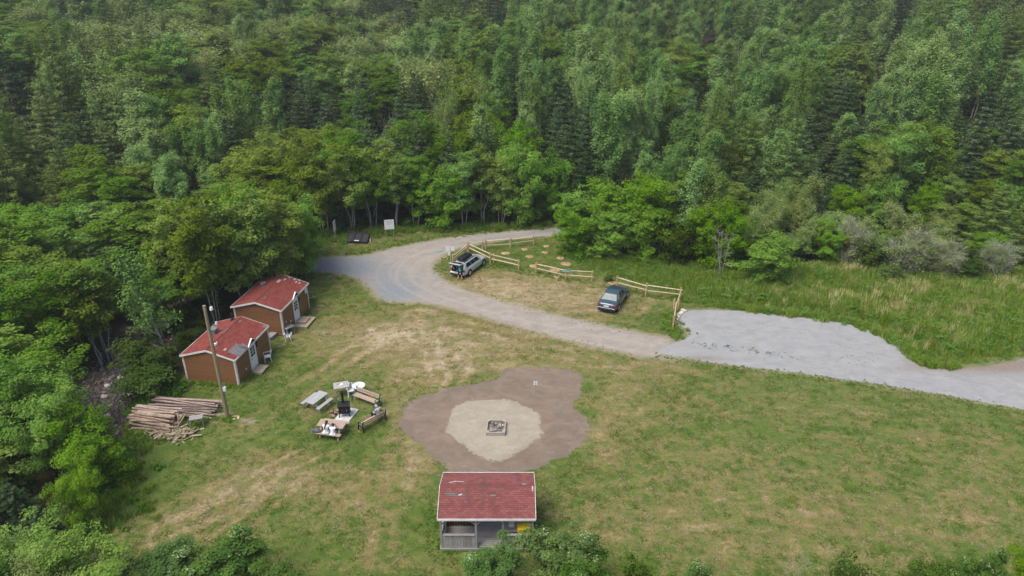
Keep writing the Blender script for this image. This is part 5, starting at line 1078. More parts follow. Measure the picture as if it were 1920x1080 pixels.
for x in (-xo - .035, PWd + xo + .035):
    for a, b in ((ra, rm), (rb, rm)): MB().bar((x, a, he - .02), (x, b, hr - .02), .03, .12).build('rake_trim', M['trim'], rf)
def pp(x, y, a, b, m, yaw=0):
    s = -1 if y < rm else 1; z = hr - abs(y - rm) * sl; MB().box((0, 0, 0), (a, b, .014)).build('worn_patch', M[m], rf, loc=(x, y, z + .034)).rotation_euler = (-s * math.atan(sl), 0, yaw)
pp(.55, 1.22, .8, .05, 'patch', .03); pp(.85, 1.12, .9, .06, 'patch', 0); pp(1.02, 1.16, .2, .09, 'patch_pale', .3); pp(.5, 1.2, .5, .07, 'patch', 0); pp(2.75, 1.12, .3, .1, 'patch', 0)
pp(.55, 2.15, .42, .05, 'slab', .25); pp(.9, 2.2, .5, .05, 'slab', -.12); pp(4.4, 1.85, .22, .035, 'slab', -.1); pp(4.2, 1.95, .5, .03, 'patch', 0); pp(4.86, 1.5, .07, .3, 'patch_pale', 0)

# ------------------------------------------------------------ split-rail fences
z5 = lambda x, y: at(780 + x / 6.75, 420 + y / 6.75); z6 = lambda x, y: at(1040 + x / 6.75, 480 + y / 6.75)
def fence(label, pts, double=(), rails=None, tall=1.15, lean=None):
    t = thing('rail_fence', label, 'fence', (pts[0].x, pts[0].y, 0)); O = Vector((pts[0].x, pts[0].y, 0))
    for i, p in enumerate(pts):
        q = p - O
        for s in ((-.16, .16) if i in double else (0,)):
            MB().tube(q + Vector((s, 0, -.1)), q + Vector((s + random.uniform(-.04, .04), random.uniform(-.04, .04), tall * random.uniform(.93, 1.05))), .085, .07, 8).build('post', M['rail_wood'], t)
    for i in range(len(pts) - 1):
        a, b = pts[i] - O, pts[i + 1] - O; d = (b - a).normalized() * .12
        for z in (rails[i] if rails else (.48, .96)):
            s = random.uniform(-.05, .05)
            MB().tube(a - d + Vector((0, .05, z + s)), b + d + Vector((0, -.03, z - s)), .055, .045, 7, random.uniform(-.05, .05)).build('rail', M['rail_pale'], t)
    return t
P0, P1, P2, P3, P4 = z5(470, 510), z5(658, 350), z5(862, 322), z5(1193, 296), z5(1490, 260)
fence('split-rail fence along the road behind the silver wagon', [P0, P1, P2, P3, P4], double=(2,), rails=[(.6, .9), (.9,), (.42, .95), (.45, .92)])
fence('short split-rail fence between the silver wagon and the gap in the middle', [P1 + Vector((.1, -.15, 0)), z5(962, 500), z5(1300, 582)], double=(1,), rails=[(.5, .95), (.5, .95)])
fC = fence('split-rail fence with the little teal sign board', [z5(1520, 618), z6(140, 302), z6(470, 316)])
O = fC.location; tp = z6(140, 302); sgn = MB().box((0, 0, 0), (.95, .03, .2)).build('teal_board', M['teal'], fC, loc=tp - O + Vector((0, -.14, 1.0)), rz=-.1); MB().box((0, -.018, 0), (.6, .004, .05)).build('print', M['white'], sgn)
D13, D14 = z6(1530, 690), z6(1498, 900)
fence('split-rail fence beyond the dark sedan, turning the corner at the gravel lot', [z6(790, 395), z6(1150, 492), z6(1588, 545), D13, D14], double=(3,), rails=[(.5, .95), (.45, .95), (.7,), (.35, .65)], tall=1.15)

# ------------------------------------------------------------ vehicles
def loft(st, zc=.02):
    V = []; n = 12
    for x, hw, z0, z1 in st:
        m = (z0 + z1) / 2; ring = [(hw * .82, z0), (hw * .97, z0 + .1), (hw, m - .02), (hw * .985, m + (z1 - m) * .55), (hw * .93, z1 - .03), (hw * .6, z1 + zc)]
        ring = [(-y, z) for y, z in ring] + ring[::-1]; V += [(x, y, z) for y, z in ring]
    k = len(st); f = [(i * n + j, i * n + (j + 1) % n, (i + 1) * n + (j + 1) % n, (i + 1) * n + j) for i in range(k - 1) for j in range(n)]
    f += [tuple(range(n)), tuple((k - 1) * n + j for j in range(n))]; return V, f
def panel(q, u0, u1, v0, v1, off):
    a, b, c, d = map(Vector, q)
    P = lambda u, v: a.lerp(b, u).lerp(d.lerp(c, u), v)
    nn = (b - a).cross(d - a).normalized() * off; pts = [P(u0, v0), P(u1, v0), P(u1, v1), P(u0, v1)]
    return [p + nn for p in pts]
def car(label, loc, rz, paint, wagon):
    t = thing('parked_car', label, 'car', loc, rz); pm = M[paint]
    st = [(-2.36, .66, .40, .74), (-2.30, .80, .30, .90), (-2.05, .87, .24, .99 if not wagon else .98), (-1.4, .90, .20, 1.0), (-.4, .905, .19, .98), (.6, .905, .19, .95), (1.1, .90, .20, .93), (1.7, .87, .22, .86), (2.12, .78, .26, .76), (2.32, .58, .34, .62)]
    V, f = loft(st); b = MB().add(V, f).build('body', pm, t, smooth=True); sb = b.modifiers.new('s', 'SUBSURF'); sb.levels = sb.render_levels = 2
    if wagon: X = (-2.26, -1.98, .42, 1.12); zr = 1.46
    else: X = (-1.72, -1.0, .32, 1.12); zr = 1.42
    hb, ht, zb = .81, .60, .95; r0, r1, w1, w0 = X
    B = [(r0, -hb, zb), (r0, hb, zb), (w0, hb, zb - .03), (w0, -hb, zb - .03)]; T = [(r1, -ht, zr - .02), (r1, ht, zr - .02), (w1, ht, zr), (w1, -ht, zr)]
    MB().add(B + T, [(3, 2, 1, 0), (4, 5, 6, 7), (0, 1, 5, 4), (1, 2, 6, 5), (2, 3, 7, 6), (3, 0, 4, 7)]).build('cabin_roof', pm, t, bevel=.07, seg=4, smooth=True)
    left = (B[1], B[2], T[2], T[1]); right = (B[3], B[0], T[0], T[3])
    for nm, q, cuts in (('side_window', left, [(.13, .40), (.42, .66), (.68, .90)] if wagon else [(.16, .46), (.49, .84)]), ('side_window', right, [(.10, .32), (.34, .58), (.60, .87)] if wagon else [(.16, .51), (.54, .84)])):
        for a, c in cuts:
            P = panel(q, a, c, .16, .86, .012); c2_ = sum(P, Vector()) / 4
            if (c2_.y > 0) != (P[0].y > 0): pass
            sgn_ = 1 if q is left else -1; P = [Vector((p.x, abs(p.y) * sgn_ + sgn_ * .012, p.z)) for p in panel(q, a, c, .16, .86, 0)]
            MB().add(P + [p - Vector((0, sgn_ * .02, 0)) for p in P], [(0, 1, 2, 3), (7, 6, 5, 4), (0, 4, 5, 1), (1, 5, 6, 2), (2, 6, 7, 3), (3, 7, 4, 0)]).build(nm, M['glass'], t)
    P = [p + Vector((.014, 0, .010)) for p in panel((B[2], B[3], T[3], T[2]), .07, .93, .1, .9, 0)]
    MB().add(P + [p - Vector((.02, 0, .01)) for p in P], [(0, 1, 2, 3), (7, 6, 5, 4), (0, 4, 5, 1), (1, 5, 6, 2), (2, 6, 7, 3), (3, 7, 4, 0)]).build('windscreen', M['glass'], t)
    if not wagon:
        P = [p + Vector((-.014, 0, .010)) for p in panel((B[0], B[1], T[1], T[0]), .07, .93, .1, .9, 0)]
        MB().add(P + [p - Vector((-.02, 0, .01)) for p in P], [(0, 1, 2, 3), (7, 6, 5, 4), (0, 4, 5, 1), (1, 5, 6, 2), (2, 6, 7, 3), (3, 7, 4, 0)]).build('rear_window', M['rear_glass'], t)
    for x in (-1.42, 1.38):
        for s in (-1, 1):
            MB().tube((x, s * .60, .36), (x, s * .898, .36), .385, .385, 22).build('wheel_arch', M['dark'], t)
            wl = MB().tube((x, s * .68, .325), (x, s * .915, .325), .325, .325, 24).build('wheel', M['tyre'], t, bevel=.03)
            MB().tube((x, s * .90, .325), (x, s * .925, .325), .215, .20, 18).build('rim', M['alloy'], wl)
    for s in (-1, 1):
        MB().box((-2.27, s * .67, .80), (.16, .32, .16)).build('tail_light', M['red_lens'], t, bevel=.03)
        MB().box((2.12, s * .58, .66), (.16, .30, .13)).build('headlight', M['glass'], t, bevel=.03)
        MB().box((.80, s * .97, 1.0), (.14, .2, .13)).build('wing_mirror', pm, t, bevel=.03)
        MB().box((-.3, s * .913, .82), (.16, .02, .03)).build('door_handle', pm if wagon else M['alloy'], t)
    MB().box((-2.36, 0, .50), (.12, 1.62, .17)).build('bumper', pm, t, bevel=.05, seg=3); MB().box((-2.33, 0, .33), (.12, 1.5, .14)).build('rear_skirt', M['black_plastic'], t, bevel=.03)
    MB().box((-2.405, 0, .74 if not wagon else .52), (.02, .46, .13)).build('licence_plate', M['white'], t)
    MB().box((2.25, 0, .42), (.12, 1.3, .15)).build('front_bumper', pm, t, bevel=.05, seg=3)
    if wagon:
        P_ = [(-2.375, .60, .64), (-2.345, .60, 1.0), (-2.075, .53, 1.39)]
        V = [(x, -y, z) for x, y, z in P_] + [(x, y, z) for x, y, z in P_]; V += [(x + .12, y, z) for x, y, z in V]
        op = MB().add(V, [(0, 3, 4, 1), (1, 4, 5, 2), (6, 7, 10, 9), (7, 8, 11, 10), (0, 1, 7, 6), (1, 2, 8, 7), (3, 9, 10, 4), (4, 10, 11, 5), (0, 6, 9, 3), (2, 5, 11, 8)]).build('cargo_shade_panel', M['dark'], t)  # solid panel; its near-black colour stands in for shade inside the open bay
        for y, z, s_, mm in ((.3, .78, .20, 'cloth_black'), (.0, .76, .16, 'cloth_purple'), (.38, .98, .10, 'cloth_grey'), (-.3, .82, .2, 'cloth_black'), (.15, .98, .10, 'cloth_black')):
            MB().box((-2.31 + max(0, z - .9) * .6, y, z), (.22, s_ * 1.3, s_)).build('luggage', M[mm], op, bevel=.04, seg=3)
        tg = MB().add([(-2.0, -.60, 1.47), (-2.0, .60, 1.47), (-2.78, .62, 1.66), (-2.78, -.62, 1.66), (-2.0, -.60, 1.41), (-2.0, .60, 1.41), (-2.80, .62, 1.55), (-2.80, -.62, 1.55)], [(0, 1, 2, 3), (4, 5, 6, 7), (0, 1, 5, 4), (1, 2, 6, 5), (2, 3, 7, 6), (3, 0, 4, 7)]).build('tailgate', pm, t, bevel=.03, seg=3)
        MB().add([(-2.04, -.52, 1.50), (-2.04, .52, 1.50), (-2.52, .52, 1.618), (-2.52, -.52, 1.618)], [(0, 1, 2, 3)]).build('tailgate_glass', M['glass'], tg)
        MB().box((-2.45, 0, 1.42), (.62, 1.1, .06), Euler((0, R(12), 0))).build('tailgate_lining', M['black_plastic'], tg)
        for s in (-1, 1): MB().box((-.75, s * .52, 1.49), (2.2, .035, .035)).build('roof_rail', M['black_metal'], t)
        for x in (-1.3, .0): MB().box((x, 0, 1.515), (.06, 1.1, .03)).build('crossbar', M['black_metal'], t)
        bx = MB().add([(-1.75, -.40, 1.54), (-1.75, .36, 1.54), (.15, .30, 1.54), (.15, -.34, 1.54), (-1.70, -.36, 1.88), (-1.70, .32, 1.88), (-.15, .26, 1.84), (-.15, -.30, 1.84)], [(3, 2, 1, 0), (4, 5, 6, 7), (0, 1, 5, 4), (1, 2, 6, 5), (2, 3, 7, 6), (3, 0, 4, 7)])
        rbx = bx.build('roof_box', M['black_plastic'], t, bevel=.06, seg=3, smooth=True)
        for y in (-.2, -.02, .16): MB().box((-1.0, y, 1.882), (1.2, .05, .012), Euler((0, R(.7), 0))).build('lid_rib', M['black_metal'], rbx)
    return t
def car_pose(rr, fr_, side=.80):
    a, b = at(*rr), at(*fr_); d = (b - a).normalized(); left = Vector((-d.y, d.x, 0)); c = (a + b) / 2 + left * side; return (c.x, c.y, 0), math.atan2(d.y, d.x)
cl1 = car_pose((1158.5, 582), (1174, 558.5)); car('dark slate-blue sedan parked on the dry grass with its back to the viewer', *cl1, 'blue_paint', False)
cl2 = car_pose((883.3, 514.6), (903, 500)); wg = car('silver station wagon with open tailgate and black roof box', *cl2, 'silver', True)

# ------------------------------------------------------------ people
def caps(mb, a, b, r0, r1=None, n=12):
    r1 = r0 if r1 is None else r1; a, b = Vector(a), Vector(b); d = b - a
    if d.length < 1e-4: d = Vector((0, 0, 1e-3))
    dn = d.normalized(); u = dn.cross(Vector((0, 0, 1)) if abs(dn.z) < .9 else Vector((1, 0, 0))).normalized(); v = dn.cross(u); V = [a - dn * r0]; rings = []
    for k in (60, 30, 0): rings.append((a - dn * r0 * math.sin(R(k)), r0 * math.cos(R(k))))
    for k in (0, 30, 60): rings.append((b + dn * r1 * math.sin(R(k)), r1 * math.cos(R(k))))
    for c, r in rings: V += [c + (u * math.cos(6.2832 * j / n) + v * math.sin(6.2832 * j / n)) * r for j in range(n)]
    V.append(b + dn * r1); m = len(rings); f = [(0, 1 + (j + 1) % n, 1 + j) for j in range(n)] + [(1 + i * n + j, 1 + i * n + (j + 1) % n, 1 + (i + 1) * n + (j + 1) % n, 1 + (i + 1) * n + j) for i in range(m - 1) for j in range(n)]
    f += [(1 + (m - 1) * n + j, 1 + (m - 1) * n + (j + 1) % n, len(V) - 1) for j in range(n)]; mb.add(V, f)
def organic(mb, name, m, parent, vox=.016):
    o = mb.build(name, m, parent, smooth=True); r = o.modifiers.new('r', 'REMESH'); r.mode = 'VOXEL'; r.voxel_size = vox; r.use_smooth_shade = True
    s = o.modifiers.new('s', 'SMOOTH'); s.factor = .5; s.iterations = 2; return o
def hand(mb, w, d, side):
    w, d = Vector(w), Vector(d).normalized(); up = Vector((0, 0, 1)); l = d.cross(up).normalized(); pm = w + d * .085; caps(mb, w, pm, .028, .036)
    caps(mb, w + d * .05 - l * .022, w + d * .085 - l * .022, .022); caps(mb, w + d * .05 + l * .022, w + d * .085 + l * .022, .022)
    for i, ln in enumerate((.070, .082, .076, .058)):
        s = w + d * .09 + l * (-.033 + i * .022); k = s + d * ln * .55 - up * .006; caps(mb, s, k, .0105, .0095, 8); caps(mb, k, k + d * ln * .35 - up * ln * .35, .0095, .008, 8)
    t = w + d * .03 - l * .03 * side; k = t + d * .035 - l * .035 * side; caps(mb, t, k, .014, .012, 8); caps(mb, k, k + d * .035 - l * .004 * side, .012, .010, 8)
def person(label, loc, rz, J, top, bottom, hair, long_hair=False, shoes='cloth_black', sleeve=.55, legcover=1.0, scale=1.0, hat=None, headdir=(0, 1, -.3), hdir=None):
    t = thing('person', label, 'person', loc, rz); t.scale = (scale,) * 3; V_ = {k: Vector(v) for k, v in J.items()}; b = MB(); mid = (V_['hl'] + V_['hr']) / 2; ch = (V_['sl'] + V_['sr']) / 2
    caps(b, mid, mid.lerp(ch, .5), .135, .125); caps(b, mid.lerp(ch, .5), ch - (ch - mid).normalized() * .08, .13, .15); caps(b, V_['sl'], V_['sr'], .075); caps(b, ch, V_['head'], .052, .055)
    hd = Vector(headdir).normalized(); hc = V_['head']; up = (hc - ch).normalized(); caps(b, hc + up * .03, hc + up * .11 - hd * .01, .088, .092); caps(b, hc + hd * .045 + up * .0, hc + hd * .05 + up * .04, .05, .055)
    caps(b, hc + hd * .10 + up * .05, hc + hd * .118 + up * .03, .010, .014, 8)
    sd = hd.cross(up).normalized()
    for s in (-1, 1): caps(b, hc + sd * s * .092 + up * .04, hc + sd * s * .096 + up * .075, .014, .018, 8)
    tp = MB(); bo = MB(); sh = MB()
    caps(tp, mid + (ch - mid) * .02, mid.lerp(ch, .5), .158, .145); caps(tp, mid.lerp(ch, .5), ch - (ch - mid).normalized() * .08, .148, .168); caps(tp, V_['sl'], V_['sr'], .090)
    caps(bo, V_['hl'], V_['hr'], .125)
    for s in 'lr':
        caps(b, V_['s' + s], V_['e' + s], .050, .040); caps(b, V_['e' + s], V_['w' + s], .040, .028); d = Vector(hdir[s]) if hdir else V_['w' + s] - V_['e' + s]; hand(b, V_['w' + s], d, 1 if s == 'r' else -1)
        e = V_['s' + s].lerp(V_['e' + s], min(1, sleeve * 1.7)); caps(tp, V_['s' + s], e, .064, .058)
        caps(b, V_['h' + s], V_['k' + s], .088, .058); caps(b, V_['k' + s], V_['a' + s], .055, .038); f = Vector((0, .14, -.0)); caps(b, V_['a' + s] + Vector((0, -.03, -.035)), V_['a' + s] + f + Vector((0, 0, -.045)), .036, .032)
        if legcover > .5: caps(bo, V_['h' + s], V_['k' + s], .105, .075); caps(bo, V_['k' + s], V_['k' + s].lerp(V_['a' + s], .9), .072, .052)
        else: caps(bo, V_['h' + s], V_['h' + s].lerp(V_['k' + s], .75), .105, .09)
        caps(sh, V_['a' + s] + Vector((0, -.04, -.035)), V_['a' + s] + f + Vector((0, .01, -.045)), .046, .042)
    organic(b, 'body', M['skin'], t, .011); organic(tp, 'shirt', M[top], t, .02); organic(bo, 'trousers' if legcover > .5 else 'shorts', M[bottom], t, .02); organic(sh, 'shoes', M[shoes], t, .016)
    h = MB(); caps(h, hc + up * .065 - hd * .022, hc + up * .125 - hd * .012, .100, .098); 
    if long_hair: caps(h, hc + up * .05 - hd * .06, ch - hd * .15 + up * .02, .075, .05); caps(h, ch - hd * .15, ch - up * .22 - hd * .17, .05, .025)
    organic(h, 'hair', M[hair], t, .014)
    if hat:
        k = MB(); caps(k, hc + up * .10 - hd * .01, hc + up * .14, .106, .096); caps(k, hc + up * .10 + hd * .06, hc + up * .09 + hd * .15, .05, .045); organic(k, 'cap', M[hat], t, .014)
    e = MB()
    for s in (-1, 1): caps(e, hc + hd * .088 + sd * s * .034 + up * .062, hc + hd * .092 + sd * s * .034 + up * .062, .010, .010, 8)
    e.build('eyes', M['hair_dark'], t); return t
stand = dict(hl=(-.10, -.06, .93), hr=(.10, -.06, .93), kl=(-.15, .02, .50), kr=(.13, -.02, .49), al=(-.26, -.04, .09), ar=(.16, -.12, .09), sl=(-.19, .26, 1.36), sr=(.19, .26, 1.36), head=(0, .40, 1.46),
    el=(-.27, .44, 1.12), er=(.27, .42, 1.12), wl=(-.18, .64, 1.02), wr=(.20, .64, 1.04))
d = Vector((math.cos(cl2[1]), math.sin(cl2[1]), 0)); pfeet = (at(858.8, 525) + at(867.5, 524.5)) / 2
tgt = Vector((cl2[0][0], cl2[0][1], 0)) - d * 1.9 - pfeet
person('person in teal shirt and black shorts leaning into the open silver wagon', (pfeet.x, pfeet.y, 0), math.atan2(tgt.y, tgt.x) - math.pi / 2, stand, 'cloth_teal', 'cloth_black', 'hair_dark', legcover=.3, hat='cloth_purple', headdir=(0, .8, -.6))
def seated(dx=0, lean=.12, hands='table'):
    J = dict(hl=(-.10, 0, .56), hr=(.10, 0, .56), kl=(-.13, .42, .54), kr=(.12, .42, .54), al=(-.14, .46, .10), ar=(.13, .40, .10), sl=(-.17, lean, 1.0), sr=(.17, lean, 1.0), head=(0, lean + .08, 1.11))
    if hands == 'table': J.update(el=(-.27, lean + .20, .80), er=(.27, lean + .20, .80), wl=(-.14, lean + .40, .83), wr=(.14, lean + .40, .83))
    elif hands == 'face': J.update(el=(-.20, lean + .26, .82), er=(.22, lean + .28, .84), wl=(-.08, lean + .30, 1.02), wr=(.12, lean + .30, 1.06))
    else: J.update(el=(-.25, lean + .08, .76), er=(.25, lean + .08, .76), wl=(-.14, lean + .34, .66), wr=(.14, lean + .34, .66))
    return J
rzT = pt2.rotation_euler.z; c, s = math.cos(rzT), math.sin(rzT)
for x, sc_, lab, hands, lh in ((-.12, 1.0, 'person in white with long dark hair sitting at the tan picnic table', 'table', True), (.36, .90, 'short-haired person in white with head in hands at the tan picnic table', 'face', False)):
    y = -.72; wx, wy = pt2.location.x + x * c - y * s, pt2.location.y + x * s + y * c
    person(lab, (wx, wy, -.02), rzT + (0 if lh else .15), seated(hands=hands, lean=.16), 'cloth_white', 'cloth_white', 'hair_dark', lh, shoes='cloth_white', sleeve=.3, legcover=1 if lh else .3, scale=sc_, headdir=(0, 1, -.5), hdir=None if lh else {'l': (.1, .1, 1), 'r': (-.1, .1, 1)})
x, y = -.78, -.70; bgc = (pt2.location.x + x * c - y * s, pt2.location.y + x * s + y * c, .47)
bgo = MB(); caps(bgo, (-.18, 0, .12), (.18, 0, .11), .13, .12); caps(bgo, (-.05, .02, .15), (.1, 0, .2), .1); k = organic(bgo, 'cloth_bag', M['cloth_purple'], None, .02); k.location = bgc; tag(k, 'dark patterned bag on the bench of the tan picnic table', 'bag')
rb_ = b2.rotation_euler.z; q = b2.matrix_basis @ Vector((.55, .05, 0)); person('grey-haired person in a pale top sitting on the bench with black ends', (q.x, q.y, -.01), rb_, seated(lean=-.06, hands='lap'), 'cloth_grey', 'cloth_black', 'hair_grey', headdir=(0, 1, -.2), sleeve=.6)

# ------------------------------------------------------------ signs
def board_sign(label, a, b, z0, z1, wdt, panels=1, post=.06, lines=5, lean=0):
    loc, rz, L = axis(a, b); t = thing('sign', label, 'sign', loc, rz); L = max(L, .01)
    for s in ((-1, 1) if L > .1 else (0,)): MB().box((s * L / 2, .03, z1 / 2), (post, post * .7, z1)).build('post', M['grey_wood'] if post < .08 else M['rail_wood'], t)
    for k in range(panels):
        w_ = wdt / panels; x = -wdt / 2 + w_ * (k + .5); f = MB().box((x, -.015, (z0 + z1) / 2), (w_ - (.05 if panels > 1 else 0), .025, z1 - z0)).build('board', M['white'], t, bevel=.004, seg=1)
        for i in range(lines): MB().box((x + random.uniform(-.03, .03) * w_, -.030, z1 - (z1 - z0) * (.12 + i * .11)), (w_ * random.uniform(.45, .7), .003, (z1 - z0) * .028)).build('faded_print', M['ink'], f)
    t.rotation_euler[0] = lean; return t
board_sign('large square white notice on two posts above the gravel road', at(725, 447), at(738.5, 446), 1.05, 2.15, 1.05, lines=4)
board_sign('white notice board seen edge-on at the corner of the woods', at(628.6, 449.9), at(630.8, 446.6), 1.0, 2.15, .9)
p = at(845, 491.5); t = board_sign('white two-part sign on one post behind the silver wagon', p, p + Vector((.001, 0, 0)), 1.25, 1.75, .92, 2, .09, 1)
MB().box((-.12, -.03, .98), (.26, .02, .42)).build('small_board', M['white'], t)
p = at(1003.5, 737); t = thing('marker_sign', 'tiny white sign on a thin stake in the brown dirt patch', 'sign', (p.x, p.y, 0))
MB().tube((0, 0, 0), (0, 0, 1.0), .02, .018).build('stake', M['grey_wood'], t); bd = MB().box((0, -.03, .86), (.26, .02, .32)).build('board', M['white'], t); MB().box((0, -.042, .86), (.035, .004, .3)).build('dark_strip', M['ink'], bd)
tag(MB().tube((0, 0, 0), (.03, 0, .55), .05, .045).build('stake', M['rail_wood'], loc=at(827, 491)), 'short orange-brown stake left of the two-part sign', 'stake')
tag(MB().box((0, 0, .03), (.85, .16, .06)).build('teal_plank', M['teal'], loc=at(824, 472), rz=.35), 'teal board lying at the inner edge of the road bend', 'board')
for a in ((832, 484, 838, 481), (837, 486, 841, 483)): logobj(at(a[0], a[1], .05), at(a[2], a[3], .25), .04, M['rail_pale'], 'pale offcut pole lying by the two-part sign', 'offcut poles by the sign', name='offcut_pole')

# black three-bay bin
a, b = at(648.5, 455.5), at(688.5, 457.5); loc, rz, L = axis(a, b); t = thing('waste_bin', 'low black three-bay waste bin with sloping lids at the edge of the woods', 'bin', loc, rz); bp = M['black_plastic']
def wedge(x0, x1, y0, y1, za, zb, zl=0.0): return MB().prism([(y0, zl), (y1, zl), (y1, zb), (y0, za)], x0, x1, 'x')
for i in range(3):
    x0 = -L / 2 + i * L / 3; x1 = x0 + L / 3
    bay = wedge(x0 + .02, x1 - .02, 0, 1.15, .16, .80).build('bay', bp, t, bevel=.02)
    k = MB()
    for (u0, u1, v0, v1) in ((x0 + .02, x0 + .10, -.01, 1.15), (x1 - .10, x1 - .02, -.01, 1.15), (x0 + .02, x1 - .02, -.01, .09), (x0 + .02, x1 - .02, 1.06, 1.15)):
        zf = lambda v: .16 + v / 1.15 * .64; k.add([(u0, v0, zf(v0)), (u1, v0, zf(v0)), (u1, v1, zf(v1)), (u0, v1, zf(v1))] + [(u0, v0, zf(v0) + .07), (u1, v0, zf(v0) + .07), (u1, v1, zf(v1) + .07), (u0, v1, zf(v1) + .07)], [(3, 2, 1, 0), (4, 5, 6, 7), (0, 1, 5, 4), (1, 2, 6, 5), (2, 3, 7, 6), (3, 0, 4, 7)])
    k.build('lid_frame', bp, bay)
    MB().add([(x0 + .1, .09, .216), (x1 - .1, .09, .216), (x1 - .1, 1.06, .756), (x0 + .1, 1.06, .756)], [(0, 1, 2, 3)]).build('lid', M['black_metal'], bay)
MB().box((.02, .16, .275), (.42, .10, .02), Euler((R(29), 0, 0))).tube((-.27, .14, .265), (-.27, .132, .285), .075, .075, 12).build('white_marking', M['white'], t)
tag(MB().tube((0, 0, 0), (0, 0, .35), .07, .05).build('white_jug', M['white'], loc=at(694.5, 454)), 'small white jug standing right of the black bin', 'jug')

# fire box of boards filled with stones, in the middle of the gravel circle
c0, c1_, c2_, c3 = at(915, 793.5), at(947.5, 794), at(946.5, 817), at(912, 817); O = (c0 + c1_ + c2_ + c3) / 4; t = thing('fire_box', 'square wooden frame filled with stones in the centre of the gravel circle', 'fire pit', O)
q4 = [c0 - O, c1_ - O, c2_ - O, c3 - O]
for i in range(4):
    a, b = q4[i], q4[(i + 1) % 4]; MB().bar(a + Vector((0, 0, .13)), b + Vector((0, 0, .13)), .07, .24).build('side_board', M['grey_wood'], t); MB().bar(a + Vector((0, 0, .262)), b + Vector((0, 0, .262)), .07, .022).build('top_strip', M['deck_wood'], t)
    u = (b - a).normalized(); v = (q4[i - 1] - a).normalized(); MB().bar(a + u * .18 + Vector((0, 0, .285)), a + v * .18 + Vector((0, 0, .285)), .10, .02).build('corner_piece', M['pale_grey_wood'], t)
def rock_mesh(name, m, seed):
    bm = bmesh.new(); bmesh.ops.create_icosphere(bm, subdivisions=1, radius=1); g = random.Random(seed)
    for v in bm.verts: v.co *= g.uniform(.7, 1.15); v.co.z *= .65
    me = bpy.data.meshes.new(name); bm.to_mesh(me); bm.free(); me.materials.append(m); return me
RK = [rock_mesh('stone', M['rock'], i) for i in range(4)]; RP = [rock_mesh('stone', M['rock_pale'], 10 + i) for i in range(4)]
for i in range(46):
    u, v = random.uniform(.1, .9), random.uniform(.1, .9); p = q4[0].lerp(q4[1], u).lerp(q4[3].lerp(q4[2], u), v); r = random.choice(RK + RP[:1]); s = random.uniform(.06, .13)
    k = link('stone', r, t, p + Vector((0, 0, .10 + random.uniform(0, .1))), random.uniform(0, 6)); k.scale = (s, s * random.uniform(.7, 1.2), s)
# boulders edging the gravel lot, and stones of the stream bed
for i in range(34):
    u = i / 33; px_, py_ = (1283 - 16 * math.sin(u * 2.2) + random.uniform(-3, 3), 582 + u * 28 + random.uniform(-2, 2)); s = random.uniform(.12, .26); p = at(px_, py_)
    k = link('boulder', RP[i % 4]); k.location = (p.x, p.y, s * .3); k.scale = (s, s * .85, s); k.rotation_euler = (0, 0, i * 1.7); tag(k, 'pale rubble stone edging the left end of the grey gravel lot', 'stone', 'pale stones edging the gravel lot')
for i in range(70):
    j = random.randrange(2, 5); q = STREAM[j] + (STREAM[j + 1] - STREAM[j]) * random.random(); x, y = q[0] + random.gauss(0, 1.3), q[1] + random.gauss(0, .8); s = random.uniform(.14, .38)
    k = link('boulder', (RK + RP)[random.choice([0, 1, 2, 3, 0, 1, 2, 3, 4, 5])]); k.location = (x, y, float(zt(x, y)) + s * .15); k.scale = (s, s * .8, s * .8); k.rotation_euler = (random.random(), 0, i); tag(k, 'grey-brown stone lying in the dry stream bed left of the cabins', 'stone', 'stones of the dry stream bed')
n = 2600; j = rng.integers(2, 5, n); t_ = rng.uniform(size=n)[:, None]; q = STREAM[j] * (1 - t_) + STREAM[j + 1] * t_ + rng.normal(size=(n, 2)) * 1.2; s = rng.uniform(.04, .14, n)
scatter('stream_gravel', np.column_stack([q, zt(q[:, 0], q[:, 1])]), rng.uniform(0, 6, (n, 3)), np.column_stack([s, s, s]), rng.integers(0, 4, n), RK, 'small loose stones covering the stream bed', 'gravel')

# mulch rings round newly planted saplings
for x, y, r, f in [(1130, 370, .42, 5), (1373, 321, .34, 5), (1438, 412, .42, 5), (1650, 281, .33, 5), (1630, 362, .36, 5), (1828, 432, .40, 5), (1480, 532, .40, 5), (1745, 586, .48, 5), (1875, 500, .4, 5), (1785, 664, .33, 5), (75, 26, .40, 6), (152, 102, .46, 6), (15, 178, .42, 6), (722, 338, .45, 6), (20, 262, .34, 6)]:
    p = (z5 if f == 5 else z6)(x, y); V = []; Fc = []; nr_ = 20
    for k in range(nr_): a = 6.2832 * k / nr_; rr = r * random.uniform(.85, 1.15); V += [(rr * math.cos(a), rr * math.sin(a), .002), (.62 * r * math.cos(a), .62 * r * math.sin(a), .07), (.2 * r * math.cos(a), .2 * r * math.sin(a), .03)]
    V.append((0, 0, .01))
    for k in range(nr_): i, j = 3 * k, 3 * ((k + 1) % nr_); Fc += [(i, j, j + 1, i + 1), (i + 1, j + 1, j + 2, i + 2), (i + 2, j + 2, len(V) - 1)]
    t = thing('planting_ring', 'straw-coloured mulch ring round a sapling stem in the fenced grass', 'mulch ring', (p.x, p.y, .004), group='mulch rings in the fenced grass'); MB().add(V, Fc).build('mulch', M['straw'], t, smooth=True)
    hh = random.uniform(.3, .8) if not (f == 5 and y == 281) else .3; MB().tube((0, 0, 0), (random.uniform(-.05, .05), 0, hh), .012, .006, 5).build('stem', M['bark_dark'], t)
    if f == 6 and y == 338:
        t['label'] = 'mulch ring with a dark little shrub behind the dark sedan'; k = link('foliage', HI['brush'][0][1], t, (-.3, .3, 0)); k.scale = (.28, .28, .3)
